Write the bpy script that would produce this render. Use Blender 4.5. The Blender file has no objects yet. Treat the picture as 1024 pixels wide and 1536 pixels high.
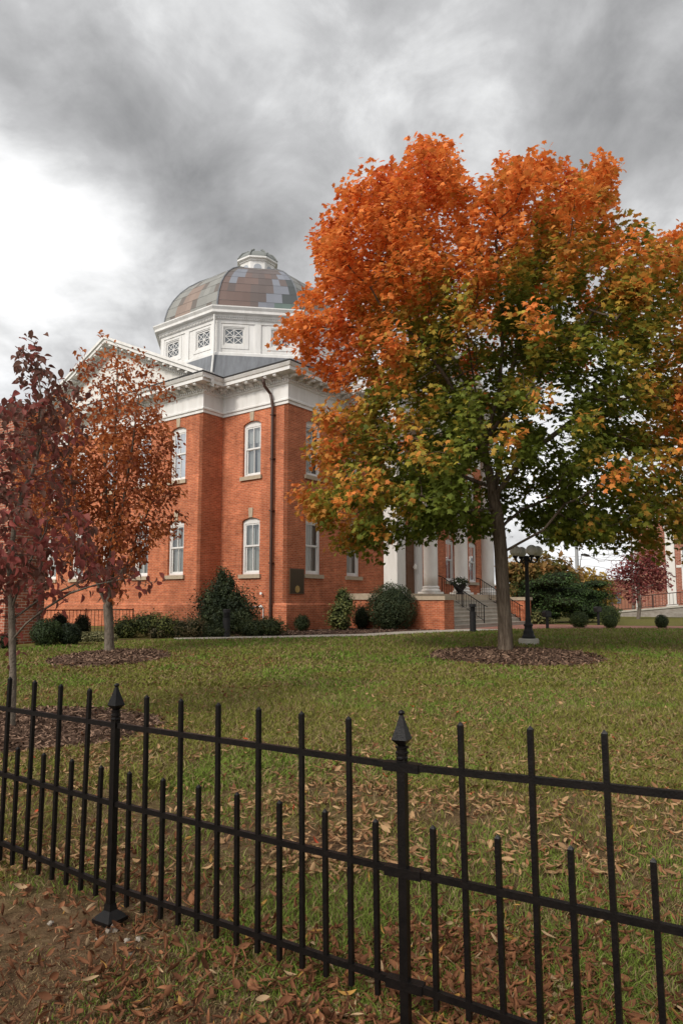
import bpy, bmesh, math, random
import numpy as np
from mathutils import Vector, Matrix
from mathutils.geometry import tessellate_polygon
random.seed(7); rng = np.random.default_rng(11)
rad = math.radians
S = bpy.context.scene
COL = S.collection
# ------------------------------------------------------------------ camera
EYE = 1.65; PITCH = rad(5.85)
cam = bpy.data.cameras.new('camera'); cam.sensor_fit = 'VERTICAL'; cam.sensor_height = 36; cam.sensor_width = 24
cam.lens = 24; cam.shift_y = 29 / 1536; cam.clip_start = 0.05; cam.clip_end = 3000
co = bpy.data.objects.new('camera', cam); COL.objects.link(co)
co.location = (0, 0, EYE); co.rotation_euler = (rad(90) + PITCH, 0, 0); S.camera = co
_c, _s = math.cos(PITCH), math.sin(PITCH)
def ray(X, Y):
    a = (X - 512) / 1024; b = (797 - Y) / 1024
    return a, _c - b * _s, _s + b * _c
def at(X, Y, y):
    a, b, e = ray(X, Y); k = y / b
    return np.array((a * k, y, EYE + e * k))
# ------------------------------------------------------------------ light
SUN_EL, SUN_AZ = 38, 222            # azimuth clockwise from +Y: behind the camera, to its left
def azdir(az, el=0):
    return Vector((math.sin(rad(az)) * math.cos(rad(el)), math.cos(rad(az)) * math.cos(rad(el)), math.sin(rad(el))))
sl = bpy.data.lights.new('sun', 'SUN'); sl.energy = 1.8; sl.angle = rad(12); sl.color = (1, .93, .84)
so = bpy.data.objects.new('sun', sl); COL.objects.link(so); so.location = (-30, -30, 60)
so.rotation_euler = (-azdir(SUN_AZ, SUN_EL)).to_track_quat('-Z', 'Y').to_euler()
S.view_settings.view_transform = 'Standard'; S.view_settings.look = 'None'
S.view_settings.exposure = 0.4; S.view_settings.gamma = 1
W = bpy.data.worlds.new('World'); S.world = W; W.use_nodes = True
def build_world():
    nt = W.node_tree; N = nt.nodes; LK = nt.links; N.clear()
    def nd(t, **k):
        n = N.new(t)
        for a, b in k.items(): setattr(n, a, b)
        return n
    def put(sock, v):
        if hasattr(v, 'is_linked') or hasattr(v, 'links'): LK.new(v, sock)
        else: sock.default_value = v
    def m(op, a, b=None, clamp=False):
        n = nd('ShaderNodeMath', operation=op); n.use_clamp = clamp; put(n.inputs[0], a)
        if b is not None: put(n.inputs[1], b)
        return n.outputs[0]
    tc = nd('ShaderNodeTexCoord'); d = nd('ShaderNodeVectorMath', operation='NORMALIZE'); LK.new(tc.outputs['Generated'], d.inputs[0]); d = d.outputs[0]
    sp = nd('ShaderNodeSeparateXYZ'); LK.new(d, sp.inputs[0])
    z = m('ADD', m('MAXIMUM', sp.outputs[2], 0.0), .50)
    cb = nd('ShaderNodeCombineXYZ'); LK.new(m('DIVIDE', sp.outputs[0], z), cb.inputs[0]); LK.new(m('DIVIDE', sp.outputs[1], z), cb.inputs[1])
    def noise(scale, detail, rough, dist, off):
        mp = nd('ShaderNodeMapping'); LK.new(cb.outputs[0], mp.inputs[0]); mp.inputs['Location'].default_value = off
        n = nd('ShaderNodeTexNoise'); LK.new(mp.outputs[0], n.inputs['Vector'])
        n.inputs['Scale'].default_value = scale; n.inputs['Detail'].default_value = detail
        n.inputs['Roughness'].default_value = rough; n.inputs['Distortion'].default_value = dist
        return n.outputs[0]
    n1 = noise(2.6, 9, .55, .45, (3.1, 1.7, .4)); n2 = noise(6.6, 8, .58, .35, (7.7, 2.2, 1.4))
    v = m('ADD', m('MULTIPLY', m('SUBTRACT', n1, .5), 1.4), m('MULTIPLY', m('SUBTRACT', n2, .5), 1.05))
    v = m('ADD', v, .47)
    def lobe(vec, width, amp):
        nonlocal v
        dp = nd('ShaderNodeVectorMath', operation='DOT_PRODUCT'); LK.new(d, dp.inputs[0]); dp.inputs[1].default_value = vec
        e = m('EXPONENT', m('DIVIDE', m('SUBTRACT', dp.outputs['Value'], 1.0), 1 - math.cos(rad(width))))
        v = m('ADD', v, m('MULTIPLY', e, amp))
    for X, Y, w, a in SKY_LOBES:
        lobe(Vector(ray(X, Y)).normalized(), w, a)
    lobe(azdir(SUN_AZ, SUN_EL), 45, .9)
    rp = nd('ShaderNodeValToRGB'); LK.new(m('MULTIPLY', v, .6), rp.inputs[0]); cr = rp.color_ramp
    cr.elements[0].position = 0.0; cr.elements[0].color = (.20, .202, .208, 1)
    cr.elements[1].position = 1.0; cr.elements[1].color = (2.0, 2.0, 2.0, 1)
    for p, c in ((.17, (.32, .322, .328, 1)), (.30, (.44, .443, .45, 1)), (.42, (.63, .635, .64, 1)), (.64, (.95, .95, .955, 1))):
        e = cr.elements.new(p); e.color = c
    sky = nd('ShaderNodeTexSky', sky_type='NISHITA'); sky.sun_disc = False
    sky.sun_elevation = rad(SUN_EL); sky.sun_rotation = rad(SUN_AZ); sky.air_density = 1.0; sky.dust_density = 1.5
    bs = nd('ShaderNodeBackground'); LK.new(sky.outputs[0], bs.inputs[0]); bs.inputs[1].default_value = .12
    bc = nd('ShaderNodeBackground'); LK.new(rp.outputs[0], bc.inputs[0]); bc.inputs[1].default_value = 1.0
    n3 = noise(1.9, 6, .5, .1, (.4, 9.2, 3.3))
    # thin breaks low down where blue shows through
    lo = m('SUBTRACT', 1.0, m('MULTIPLY', m('MAXIMUM', sp.outputs[2], 0.0), 3.2), True)
    br = m('MULTIPLY', m('MULTIPLY', m('SUBTRACT', n3, .5, True), 5.0, True), lo, True)
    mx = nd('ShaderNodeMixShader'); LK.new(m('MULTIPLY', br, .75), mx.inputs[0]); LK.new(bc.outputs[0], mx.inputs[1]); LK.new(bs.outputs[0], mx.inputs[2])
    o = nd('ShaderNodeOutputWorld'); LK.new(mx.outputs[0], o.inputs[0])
SKY_LOBES = [(20, 320, 10, .11), (140, 430, 8, .09), (40, 60, 14, .08), (330, 70, 14, .10), (480, 190, 7, .14), (400, 270, 4, .12),
             (190, 190, 6, -.26), (260, 250, 5, -.24), (340, 310, 5, -.20), (450, 345, 6, -.26), (90, 170, 5, -.12),
             (880, 60, 15, -.24), (690, 30, 9, -.10), (980, 290, 7, -.06), (740, 110, 5, .12), (1000, 390, 7, .12), (560, 200, 7, .10), (400, 60, 8, .08),
             (880, 800, 14, .25), (20, 560, 10, .18), (820, 680, 9, .22)]
build_world()

# ------------------------------------------------------------------ material helpers
def mat(name, base, rough=.8, spec=.3, noise=None, bump=0, bscale=40, metal=0, coat=0):
    """noise = (scale, second colour, stretch(xyz)) : object-space mottling of the base colour"""
    m = bpy.data.materials.new(name); m.use_nodes = True; nt = m.node_tree; N = nt.nodes; L = nt.links
    b = N['Principled BSDF']; b.inputs['Base Color'].default_value = (*base, 1); b.inputs['Roughness'].default_value = rough
    b.inputs['Specular IOR Level'].default_value = spec; b.inputs['Metallic'].default_value = metal
    if noise or bump:
        tc = N.new('ShaderNodeTexCoord')
    if noise:
        sc, c2, st = noise
        mp = N.new('ShaderNodeMapping'); L.new(tc.outputs['Object'], mp.inputs[0]); mp.inputs['Scale'].default_value = st
        n = N.new('ShaderNodeTexNoise'); L.new(mp.outputs[0], n.inputs['Vector']); n.inputs['Scale'].default_value = sc
        n.inputs['Detail'].default_value = 6; n.inputs['Roughness'].default_value = .65
        r = N.new('ShaderNodeValToRGB'); L.new(n.outputs[0], r.inputs[0])
        r.color_ramp.elements[0].position = .32; r.color_ramp.elements[0].color = (*base, 1)
        r.color_ramp.elements[1].position = .68; r.color_ramp.elements[1].color = (*c2, 1)
        L.new(r.outputs[0], b.inputs['Base Color'])
    if bump:
        n = N.new('ShaderNodeTexNoise'); L.new(tc.outputs['Object'], n.inputs['Vector']); n.inputs['Scale'].default_value = bscale; n.inputs['Detail'].default_value = 5
        bp = N.new('ShaderNodeBump'); bp.inputs['Strength'].default_value = bump; bp.inputs['Distance'].default_value = .02
        L.new(n.outputs[0], bp.inputs['Height']); L.new(bp.outputs[0], b.inputs['Normal'])
    return m
def attr_mat(name, rough=.6, transl=.0, spec=.25, gain=1.0):
    """colour from the mesh's own 'Col' attribute (leaf by leaf, panel by panel)"""
    m = bpy.data.materials.new(name); m.use_nodes = True; nt = m.node_tree; N = nt.nodes; L = nt.links
    b = N['Principled BSDF']; a = N.new('ShaderNodeAttribute'); a.attribute_name = 'Col'
    L.new(a.outputs['Color'], b.inputs['Base Color']); b.inputs['Roughness'].default_value = rough; b.inputs['Specular IOR Level'].default_value = spec
    if transl:
        t = N.new('ShaderNodeBsdfTranslucent'); L.new(a.outputs['Color'], t.inputs[0])
        x = N.new('ShaderNodeMixShader'); x.inputs[0].default_value = transl
        L.new(b.outputs[0], x.inputs[1]); L.new(t.outputs[0], x.inputs[2]); L.new(x.outputs[0], N['Material Output'].inputs[0])
    return m
def brick_mat(name, c1, c2, mortar, scale=1.0, bw=.215, rh=.075, streak=.35):
    m = bpy.data.materials.new(name); m.use_nodes = True; nt = m.node_tree; N = nt.nodes; L = nt.links
    b = N['Principled BSDF']; b.inputs['Roughness'].default_value = .88; b.inputs['Specular IOR Level'].default_value = .2
    uv = N.new('ShaderNodeUVMap'); bt = N.new('ShaderNodeTexBrick'); L.new(uv.outputs[0], bt.inputs['Vector'])
    bt.inputs['Color1'].default_value = (*c1, 1); bt.inputs['Color2'].default_value = (*c2, 1); bt.inputs['Mortar'].default_value = (*mortar, 1)
    bt.inputs['Scale'].default_value = 1; bt.inputs['Mortar Size'].default_value = .008 * scale; bt.inputs['Mortar Smooth'].default_value = .2
    bt.inputs['Brick Width'].default_value = bw * scale; bt.inputs['Row Height'].default_value = rh * scale; bt.inputs['Bias'].default_value = -.1
    def nz(sc, st, det=5):
        mp = N.new('ShaderNodeMapping'); L.new(uv.outputs[0], mp.inputs[0]); mp.inputs['Scale'].default_value = st
        n = N.new('ShaderNodeTexNoise'); L.new(mp.outputs[0], n.inputs['Vector']); n.inputs['Scale'].default_value = sc; n.inputs['Detail'].default_value = det; n.inputs['Roughness'].default_value = .7
        return n.outputs[0]
    def mul(col, fac, lo, hi, a=.3, bb=.7):
        r = N.new('ShaderNodeMapRange'); L.new(fac, r.inputs[0]); r.inputs[1].default_value = a; r.inputs[2].default_value = bb; r.inputs[3].default_value = lo; r.inputs[4].default_value = hi
        x = N.new('ShaderNodeVectorMath'); x.operation = 'SCALE'; L.new(col, x.inputs[0]); L.new(r.outputs[0], x.inputs['Scale']); return x.outputs[0]
    c = mul(bt.outputs[0], nz(.55, (1, 1, 1)), 1 - streak * .5, 1 + streak * .5)
    c = mul(c, nz(1.0, (1.2, 9, 1), 3), .8, 1.2)
    c = mul(c, nz(6, (1, 3, 1), 4), .82, 1.16)
    c = mul(c, nz(1.6, (1.6, .16, 1), 5), .80, 1.10, .3, .6)
    L.new(c, b.inputs['Base Color'])
    bp = N.new('ShaderNodeBump'); bp.inputs['Strength'].default_value = .5; bp.inputs['Distance'].default_value = .01
    L.new(bt.outputs['Fac'], bp.inputs['Height']); bp.invert = True; L.new(bp.outputs[0], b.inputs['Normal'])
    return m
def glass_mat(name, refl=.22):
    m = bpy.data.materials.new(name); m.use_nodes = True; nt = m.node_tree; N = nt.nodes; L = nt.links
    N.remove(N['Principled BSDF'])
    t = N.new('ShaderNodeBsdfTransparent'); t.inputs[0].default_value = (.82, .85, .85, 1)
    g = N.new('ShaderNodeBsdfGlossy'); g.inputs[0].default_value = (.95, .97, 1, 1); g.inputs['Roughness'].default_value = .03
    f = N.new('ShaderNodeFresnel'); f.inputs[0].default_value = 1.5
    a = N.new('ShaderNodeMath'); a.operation = 'ADD'; a.use_clamp = True; L.new(f.outputs[0], a.inputs[0]); a.inputs[1].default_value = refl
    x = N.new('ShaderNodeMixShader'); L.new(a.outputs[0], x.inputs[0]); L.new(t.outputs[0], x.inputs[1]); L.new(g.outputs[0], x.inputs[2])
    L.new(x.outputs[0], N['Material Output'].inputs[0]); return m
M = dict(
    brick=brick_mat('red_brick', (.50, .148, .066), (.36, .092, .042), (.48, .27, .17), streak=.5),
    brick_far=brick_mat('brown_brick', (.30, .10, .06), (.24, .075, .045), (.42, .32, .26), 1.5),
    brick_annex=brick_mat('annex_brick', (.36, .11, .06), (.27, .08, .045), (.46, .36, .28), 1.15),
    white=mat('white_paint', (.76, .75, .73), .55, .3, (1.6, (.62, .605, .575), (1.6, 1.6, .3))),
    white2=mat('aged_white', (.74, .72, .68), .7, .3, (2.0, (.60, .575, .53), (1, 1, .35))),
    stone=mat('tan_stone', (.46, .38, .28), .9, .2, (5, (.36, .29, .21), (1, 1, 1)), .3),
    concrete=mat('concrete', (.42, .38, .32), .9, .2, (2.5, (.32, .285, .235), (1, 1, 1)), .3, 60),
    lead=mat('roof_metal', (.20, .21, .225), .5, .4, (1.5, (.13, .135, .145), (3, 3, .4)), metal=.2),
    gutter=mat('dark_gutter', (.03, .028, .028), .6),
    pipe=mat('brown_downpipe', (.045, .022, .016), .5, .4, (4, (.07, .03, .02), (1, 1, .3))),
    curtain=mat('curtain_cloth', (.60, .60, .57), .95, .1, (3, (.48, .48, .46), (6, 6, .3))),
    dark=mat('dark_interior', (.02, .022, .025), .8),
    glass=glass_mat('window_glass', .10), glass2=glass_mat('window_glass_sky', .55),
    iron=mat('black_iron', (.0035, .003, .003), .40, .20, (30, (.009, .007, .006), (1, 1, 1)), .12, 120),
    bronze=mat('bronze', (.045, .028, .014), .45, .5, (25, (.07, .045, .02), (1, 1, 1)), metal=.5),
    gold=mat('gold_emblem', (.40, .26, .09), .4, .5, metal=.6),
    wood=mat('door_wood', (.16, .07, .028), .5, .4, (6, (.10, .04, .016), (6, 6, .5))),
    dome=attr_mat('dome_copper', .5, 0, .4),
    leaf=attr_mat('leaf', .6, .42, .2), dry=attr_mat('dry_leaf', .8, .12, .15), blade=attr_mat('grass_blade', .75, .2, .12), chip=attr_mat('mulch_chip', .9, 0, .1),
    needle=attr_mat('evergreen_leaf', .6, .12, .25),
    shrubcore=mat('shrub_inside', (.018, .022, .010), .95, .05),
    bark=mat('grey_bark', (.060, .043, .030), .95, .1, (20, (.20, .155, .115), (1, 1, .13)), 1.0, 34),
    bark2=mat('pale_bark', (.075, .060, .046), .95, .1, (16, (.20, .165, .13), (1, 1, .4)), .8, 40),
    bark3=mat('thin_grey_bark', (.13, .105, .085), .95, .1, (10, (.20, .17, .14), (1, 1, .4))),
    globe=mat('milk_glass', (.80, .78, .73), .35, .4),
    steel=mat('grey_steel', (.33, .34, .35), .5, .4), blackp=mat('black_plastic', (.018, .017, .018), .6, .3),
    pale=mat('pale_concrete', (.50, .47, .41), .9, .2, (4, (.38, .35, .30), (1, 1, 1)), .4, 30),
    orange_far=mat('far_brick', (.36, .17, .11), .9, .2, (.6, (.30, .13, .085), (1, 1, 3))),
    rock=mat('rubble_stone', (.38, .35, .31), .9, .2, (2.2, (.22, .19, .16), (1, 1, 2)), .6, 6),
    petal=mat('white_petal', (.8, .78, .74), .7), reddoor=mat('red_door', (.16, .02, .018), .5),
    asphalt=mat('asphalt', (.06, .06, .06), .9),
)
# ------------------------------------------------------------------ mesh helpers
class MB:
    def __init__(self): self.v = []; self.f = []; self.uv = {}; self.c = {}
    def quad(self, pts, uv=None, col=None):
        i = len(self.v); self.v += [tuple(p) for p in pts]; k = len(self.f); self.f.append(tuple(range(i, i + len(pts))))
        if uv: self.uv[k] = uv
        if col: self.c[k] = col
    def box(self, x0, x1, y0, y1, z0, z1, tf=None):
        P = [(x, y, z) for z in (z0, z1) for y in (y0, y1) for x in (x0, x1)]
        if tf: P = [tuple(tf @ Vector(p)) for p in P]
        i = len(self.v); self.v += P
        for q in ((0, 2, 3, 1), (4, 5, 7, 6), (0, 1, 5, 4), (2, 6, 7, 3), (0, 4, 6, 2), (1, 3, 7, 5)): self.f.append(tuple(i + a for a in q))
    def prism(self, poly, y0, y1, tf=None):
        """polygon in x-z extruded along y"""
        n = len(poly); i = len(self.v)
        P = [(x, y0, z) for x, z in poly] + [(x, y1, z) for x, z in poly]
        if tf: P = [tuple(tf @ Vector(p)) for p in P]
        self.v += P; self.f.append(tuple(range(i, i + n))); self.f.append(tuple(range(i + 2 * n - 1, i + n - 1, -1)))
        for k in range(n): self.f.append((i + k, i + n + k, i + n + (k + 1) % n, i + (k + 1) % n))
    def holed(self, outer, holes, y0, y1, uvon=True, skip_back=False):
        """plate in x-z with holes, thickness y0(front)..y1"""
        loops = [outer] + holes; allp = [p for l in loops for p in l]
        tris = tessellate_polygon([[Vector((p[0], p[1], 0)) for p in l] for l in loops])
        for yy in ((y0,) if skip_back else (y0, y1)):
            i = len(self.v); self.v += [(p[0], yy, p[1]) for p in allp]
            for t in tris:
                k = len(self.f); self.f.append(tuple(i + a for a in t)); self.uv[k] = [allp[a] for a in t]
        for l in loops:
            n = len(l); i = len(self.v); self.v += [(p[0], y0, p[1]) for p in l] + [(p[0], y1, p[1]) for p in l]
            for k in range(n):
                k2 = (k + 1) % n; f = len(self.f); self.f.append((i + k, i + k2, i + n + k2, i + n + k))
                self.uv[f] = [(l[k][0], l[k][1]), (l[k2][0], l[k2][1]), (l[k2][0] + y1 - y0, l[k2][1]), (l[k][0] + y1 - y0, l[k][1])]
    def lathe(self, prof, cx=0, cy=0, n=16, a0=0, cap=True):
        i = len(self.v); m = len(prof)
        for r, z in prof:
            for k in range(n): a = a0 + 2 * math.pi * k / n; self.v.append((cx + r * math.cos(a), cy + r * math.sin(a), z))
        for j in range(m - 1):
            for k in range(n): k2 = (k + 1) % n; self.f.append((i + j * n + k, i + j * n + k2, i + (j + 1) * n + k2, i + (j + 1) * n + k))
        if cap: self.f.append(tuple(i + k for k in range(n))[::-1]); self.f.append(tuple(i + (m - 1) * n + k for k in range(n)))
    def tube(self, pts, radii, n=8):
        pts = [Vector(p) for p in pts]; i = len(self.v); m = len(pts)
        if not hasattr(radii, '__len__'): radii = [radii] * m
        t0 = (pts[1] - pts[0]).normalized(); u = t0.orthogonal().normalized()
        for j, p in enumerate(pts):
            t = (pts[min(j + 1, m - 1)] - pts[max(j - 1, 0)]).normalized()
            u = (u - t * u.dot(t)).normalized(); w = t.cross(u)
            for k in range(n):
                a = 2 * math.pi * k / n; q = p + (u * math.cos(a) + w * math.sin(a)) * radii[j]; self.v.append(tuple(q))
        for j in range(m - 1):
            for k in range(n): k2 = (k + 1) % n; self.f.append((i + j * n + k, i + j * n + k2, i + (j + 1) * n + k2, i + (j + 1) * n + k))
        self.f.append(tuple(i + k for k in range(n))[::-1]); self.f.append(tuple(i + (m - 1) * n + k for k in range(n)))
    def mesh(self, name, material, smooth=False):
        me = bpy.data.meshes.new(name); me.from_pydata(self.v, [], self.f); me.materials.append(material)
        if self.uv:
            u = me.uv_layers.new(name='UVMap')
            for k, c in self.uv.items():
                for li, q in zip(me.polygons[k].loop_indices, c): u.data[li].uv = q
        if self.c:
            a = me.color_attributes.new('Col', 'FLOAT_COLOR', 'CORNER')
            for k, c in self.c.items():
                for li in me.polygons[k].loop_indices: a.data[li].color = (*c, 1)
        bm = bmesh.new(); bm.from_mesh(me); bmesh.ops.recalc_face_normals(bm, faces=bm.faces); bm.to_mesh(me); bm.free()
        if smooth: me.polygons.foreach_set('use_smooth', [True] * len(me.polygons))
        return me
    def build(self, name, material, parent=None, loc=(0, 0, 0), rz=0, smooth=False):
        return link(name, self.mesh(name, material, smooth), parent, loc, rz)
def link(name, me, parent=None, loc=(0, 0, 0), rz=0):
    o = bpy.data.objects.new(name, me); COL.objects.link(o); o.parent = parent; o.location = loc; o.rotation_euler = (0, 0, rz); return o
def np_mesh(name, V, groups, material, col=None, smooth=False):
    """groups: list of (m,k) index arrays; col per vertex (n,3)"""
    me = bpy.data.meshes.new(name); V = np.ascontiguousarray(V, np.float32)
    me.vertices.add(len(V)); me.vertices.foreach_set('co', V.ravel())
    idx = np.concatenate([g.ravel() for g in groups]).astype(np.int32)
    tot = np.concatenate([np.full(len(g), g.shape[1], np.int32) for g in groups]); st = np.concatenate([[0], np.cumsum(tot)[:-1]]).astype(np.int32)
    me.loops.add(len(idx)); me.loops.foreach_set('vertex_index', idx)
    me.polygons.add(len(tot)); me.polygons.foreach_set('loop_start', st); me.polygons.foreach_set('loop_total', tot)
    if smooth: me.polygons.foreach_set('use_smooth', np.ones(len(tot), bool))
    me.update(calc_edges=True); me.materials.append(material)
    if col is not None:
        a = me.color_attributes.new('Col', 'FLOAT_COLOR', 'POINT')
        a.data.foreach_set('color', np.c_[col, np.ones(len(col))].astype(np.float32).ravel())
    return me
def tag(o, label=None, cat=None, group=None, kind=None):
    if label: o['label'] = label
    if cat: o['category'] = cat
    if group: o['group'] = group
    if kind: o['kind'] = kind
    return o
def thing(name, label, cat, loc=(0, 0, 0), rz=0, group=None):
    return tag(link(name, None, None, loc, rz), label, cat, group)
def struct(o): o['kind'] = 'structure'; return o
def nrm(a): return a / np.maximum(np.linalg.norm(a, axis=-1, keepdims=True), 1e-9)
def frames(n_dir, spin=None):
    """rotation matrices (N,3,3) whose columns are x,y,z; z = n_dir; random spin"""
    z = nrm(n_dir); N = len(z)
    a = nrm(rng.normal(size=(N, 3))) if spin is None else spin
    y = nrm(a - z * np.sum(a * z, 1, keepdims=True)); x = np.cross(y, z)
    return np.stack([x, y, z], 2)
def scatter(tv, tfs, pos, Rm, sc, col):
    tv = np.asarray(tv, float); N = len(pos); n = len(tv)
    sc = np.asarray(sc); sc = sc[:, None, None] if sc.ndim == 1 else sc[:, None, :]
    V = np.einsum('nij,nkj->nki', Rm, tv[None] * sc) + pos[:, None]
    off = (np.arange(N) * n)[:, None, None]
    G = [(np.asarray(t)[None] + off).reshape(-1, len(t[0])) for t in tfs]
    return V.reshape(-1, 3), G, np.repeat(col, n, 0)
def merge(parts):
    Vs, Gs, Cs, o = [], {}, [], 0
    for V, G, C in parts:
        Vs.append(V); Cs.append(C)
        for g in G: Gs.setdefault(g.shape[1], []).append(g + o)
        o += len(V)
    return np.concatenate(Vs), [np.concatenate(g) for g in Gs.values()], np.concatenate(Cs)
# ------------------------------------------------------------------ ground
def gz(x, y):
    y = np.asarray(y, float)
    return np.clip((y - 3.5) * .0215, 0, .45)
def gp(X, Y):
    z = 0.
    for _ in range(50):
        a, b, e = ray(X, Y); k = (z - EYE) / e; z = .5 * z + .5 * float(gz(a * k, b * k))
    return np.array((a * k, b * k, z))
def vnoise(x, y, f, seed):
    """smooth value noise for laying out patches"""
    r = np.random.default_rng(seed).random((64, 64)); x = x * f; y = y * f
    xi = np.floor(x).astype(int); yi = np.floor(y).astype(int); fx = x - xi; fy = y - yi
    fx = fx * fx * (3 - 2 * fx); fy = fy * fy * (3 - 2 * fy)
    g = lambda a, b: r[a % 64, b % 64]
    return (g(xi, yi) * (1 - fx) + g(xi + 1, yi) * fx) * (1 - fy) + (g(xi, yi + 1) * (1 - fx) + g(xi + 1, yi + 1) * fx) * fy
def ground_mat():
    m = bpy.data.materials.new('lawn_soil'); m.use_nodes = True; nt = m.node_tree; N = nt.nodes; L = nt.links
    b = N['Principled BSDF']; b.inputs['Roughness'].default_value = .95; b.inputs['Specular IOR Level'].default_value = .05
    g = N.new('ShaderNodeNewGeometry')
    def nz(sc, det=6, ro=.65):
        n = N.new('ShaderNodeTexNoise'); L.new(g.outputs['Position'], n.inputs['Vector']); n.inputs['Scale'].default_value = sc; n.inputs['Detail'].default_value = det; n.inputs['Roughness'].default_value = ro; return n.outputs[0]
    def ramp(f, *cs):
        r = N.new('ShaderNodeValToRGB'); L.new(f, r.inputs[0]); e = r.color_ramp.elements
        e[0].position, e[0].color = cs[0][0], (*cs[0][1], 1); e[1].position, e[1].color = cs[-1][0], (*cs[-1][1], 1)
        for p, c in cs[1:-1]: x = e.new(p); x.color = (*c, 1)
        return r.outputs[0]
    def mix(f, a, c):
        x = N.new('ShaderNodeMix'); x.data_type = 'RGBA'; L.new(f, x.inputs[0]); L.new(a, x.inputs[6]); L.new(c, x.inputs[7]); return x.outputs[2]
    soil = ramp(nz(14), (.3, (.065, .038, .022)), (.5, (.115, .070, .040)), (.72, (.18, .120, .072)))
    turf = ramp(nz(7), (.3, (.075, .080, .018)), (.5, (.125, .125, .032)), (.7, (.20, .175, .065)))
    sp = N.new('ShaderNodeSeparateXYZ'); L.new(g.outputs['Position'], sp.inputs[0])
    mr = N.new('ShaderNodeMapRange'); L.new(sp.outputs[1], mr.inputs[0]); mr.inputs[1].default_value = 3.0; mr.inputs[2].default_value = 11
    mr.inputs[3].default_value = -.12; mr.inputs[4].default_value = .8
    p = N.new('ShaderNodeMath'); p.operation = 'ADD'; p.use_clamp = True; L.new(mr.outputs[0], p.inputs[0])
    q = N.new('ShaderNodeMapRange'); L.new(nz(.9), q.inputs[0]); q.inputs[1].default_value = .35; q.inputs[2].default_value = .65; q.inputs[3].default_value = -.2; q.inputs[4].default_value = .25; L.new(q.outputs[0], p.inputs[1])
    L.new(mix(p.outputs[0], soil, turf), b.inputs['Base Color'])
    bp = N.new('ShaderNodeBump'); bp.inputs['Strength'].default_value = .7; bp.inputs['Distance'].default_value = .03; L.new(nz(35), bp.inputs['Height']); L.new(bp.outputs[0], b.inputs['Normal'])
    return m
def build_ground():
    ys = np.concatenate([np.linspace(-12, 0, 7)[:-1], np.linspace(0, 10, 80)[:-1], np.linspace(10, 30, 50)[:-1], np.geomspace(30, 1500, 26)])
    xs = np.concatenate([-np.geomspace(12, 1500, 22)[::-1], np.linspace(-12, 12, 130)[1:-1], np.geomspace(12, 1500, 22)])
    XX, YY = np.meshgrid(xs, ys)
    near = np.clip((14 - YY) / 8, 0, 1) * np.clip((13 - abs(XX)) / 4, 0, 1)
    Z = gz(XX, YY) + near * ((vnoise(XX + 50, YY + 50, 1.7, 3) - .5) * .05 + (vnoise(XX + 50, YY + 50, 6, 4) - .5) * .025)
    V = np.stack([XX, YY, Z], -1).reshape(-1, 3); ny, nx = XX.shape
    i = (np.arange(ny - 1)[:, None] * nx + np.arange(nx - 1)[None]).ravel()
    struct(link('lawn', np_mesh('lawn', V, [np.stack([i, i + 1, i + nx + 1, i + nx], 1)], ground_mat(), smooth=True)))
build_ground()
def gz2(x, y):
    near = np.clip((14 - y) / 8, 0, 1) * np.clip((13 - abs(x)) / 4, 0, 1)
    return gz(x, y) + near * ((vnoise(x + 50, y + 50, 1.7, 3) - .5) * .05 + (vnoise(x + 50, y + 50, 6, 4) - .5) * .025)
def ribbon(name, left, right, material, lift=.006, thick=0.0, sub=8):
    """flat strip between two ground polylines"""
    b = MB(); n = len(left); L, R = [], []
    for i in range(n - 1):
        for k in range(sub + (i == n - 2)):
            t = k / sub; L.append([left[i][j] * (1 - t) + left[i + 1][j] * t for j in (0, 1)]); R.append([right[i][j] * (1 - t) + right[i + 1][j] * t for j in (0, 1)])
    z = lambda p: float(gz(*p)) + lift
    for i in range(len(L) - 1):
        b.quad([(*L[i], z(L[i])), (*R[i], z(R[i])), (*R[i + 1], z(R[i + 1])), (*L[i + 1], z(L[i + 1]))], [tuple(L[i]), tuple(R[i]), tuple(R[i + 1]), tuple(L[i + 1])])
    return struct(b.build(name, material))
# ------------------------------------------------------------------ courthouse
P0 = (-2.24, 28.0); BR = rad(53.1)
RX = np.array((math.cos(BR), math.sin(BR))); LX = np.array((-math.sin(BR), math.cos(BR)))
def bw(t, l): return np.array(P0) + t * RX + l * LX          # building axes to the world
TT, LW, WL0, WL1, WT = 18.8, 21.2, 3.9, 17.3, -1.2
OUT = [(0, 0), (TT, 0), (TT, LW), (0, LW), (0, WL1), (WT, WL1), (WT, WL0), (0, WL0)]
def offset_loop(pts, o, closed=True):
    r = []; n = len(pts)
    for i in range(n):
        p = Vector(pts[i]); a = Vector(pts[i - 1]) if (closed or i) else None; b = Vector(pts[(i + 1) % n]) if (closed or i < n - 1) else None
        ns = []
        if a is not None: d = (p - a).normalized(); ns.append(Vector((d.y, -d.x)))
        if b is not None: d = (b - p).normalized(); ns.append(Vector((d.y, -d.x)))
        q = p + (ns[0] * o if len(ns) == 1 else (ns[0] + ns[1]) * (o / (1 + ns[0].dot(ns[1]))))
        r.append((q.x, q.y))
    return r
def sweep(b, pts, prof, closed=True, dz=0):
    loops = [(offset_loop(pts, o, closed), z + dz) for o, z in prof]; n = len(pts)
    for j in range(len(loops) - 1):
        (A, za), (B, zb) = loops[j], loops[j + 1]; acc = 0
        for i in range(n if closed else n - 1):
            k = (i + 1) % n; d = math.dist(pts[i], pts[k])
            b.quad([(*A[i], za), (*A[k], za), (*B[k], zb), (*B[i], zb)], [(acc, za), (acc + d, za), (acc + d, zb), (acc, zb)]); acc += d
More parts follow.
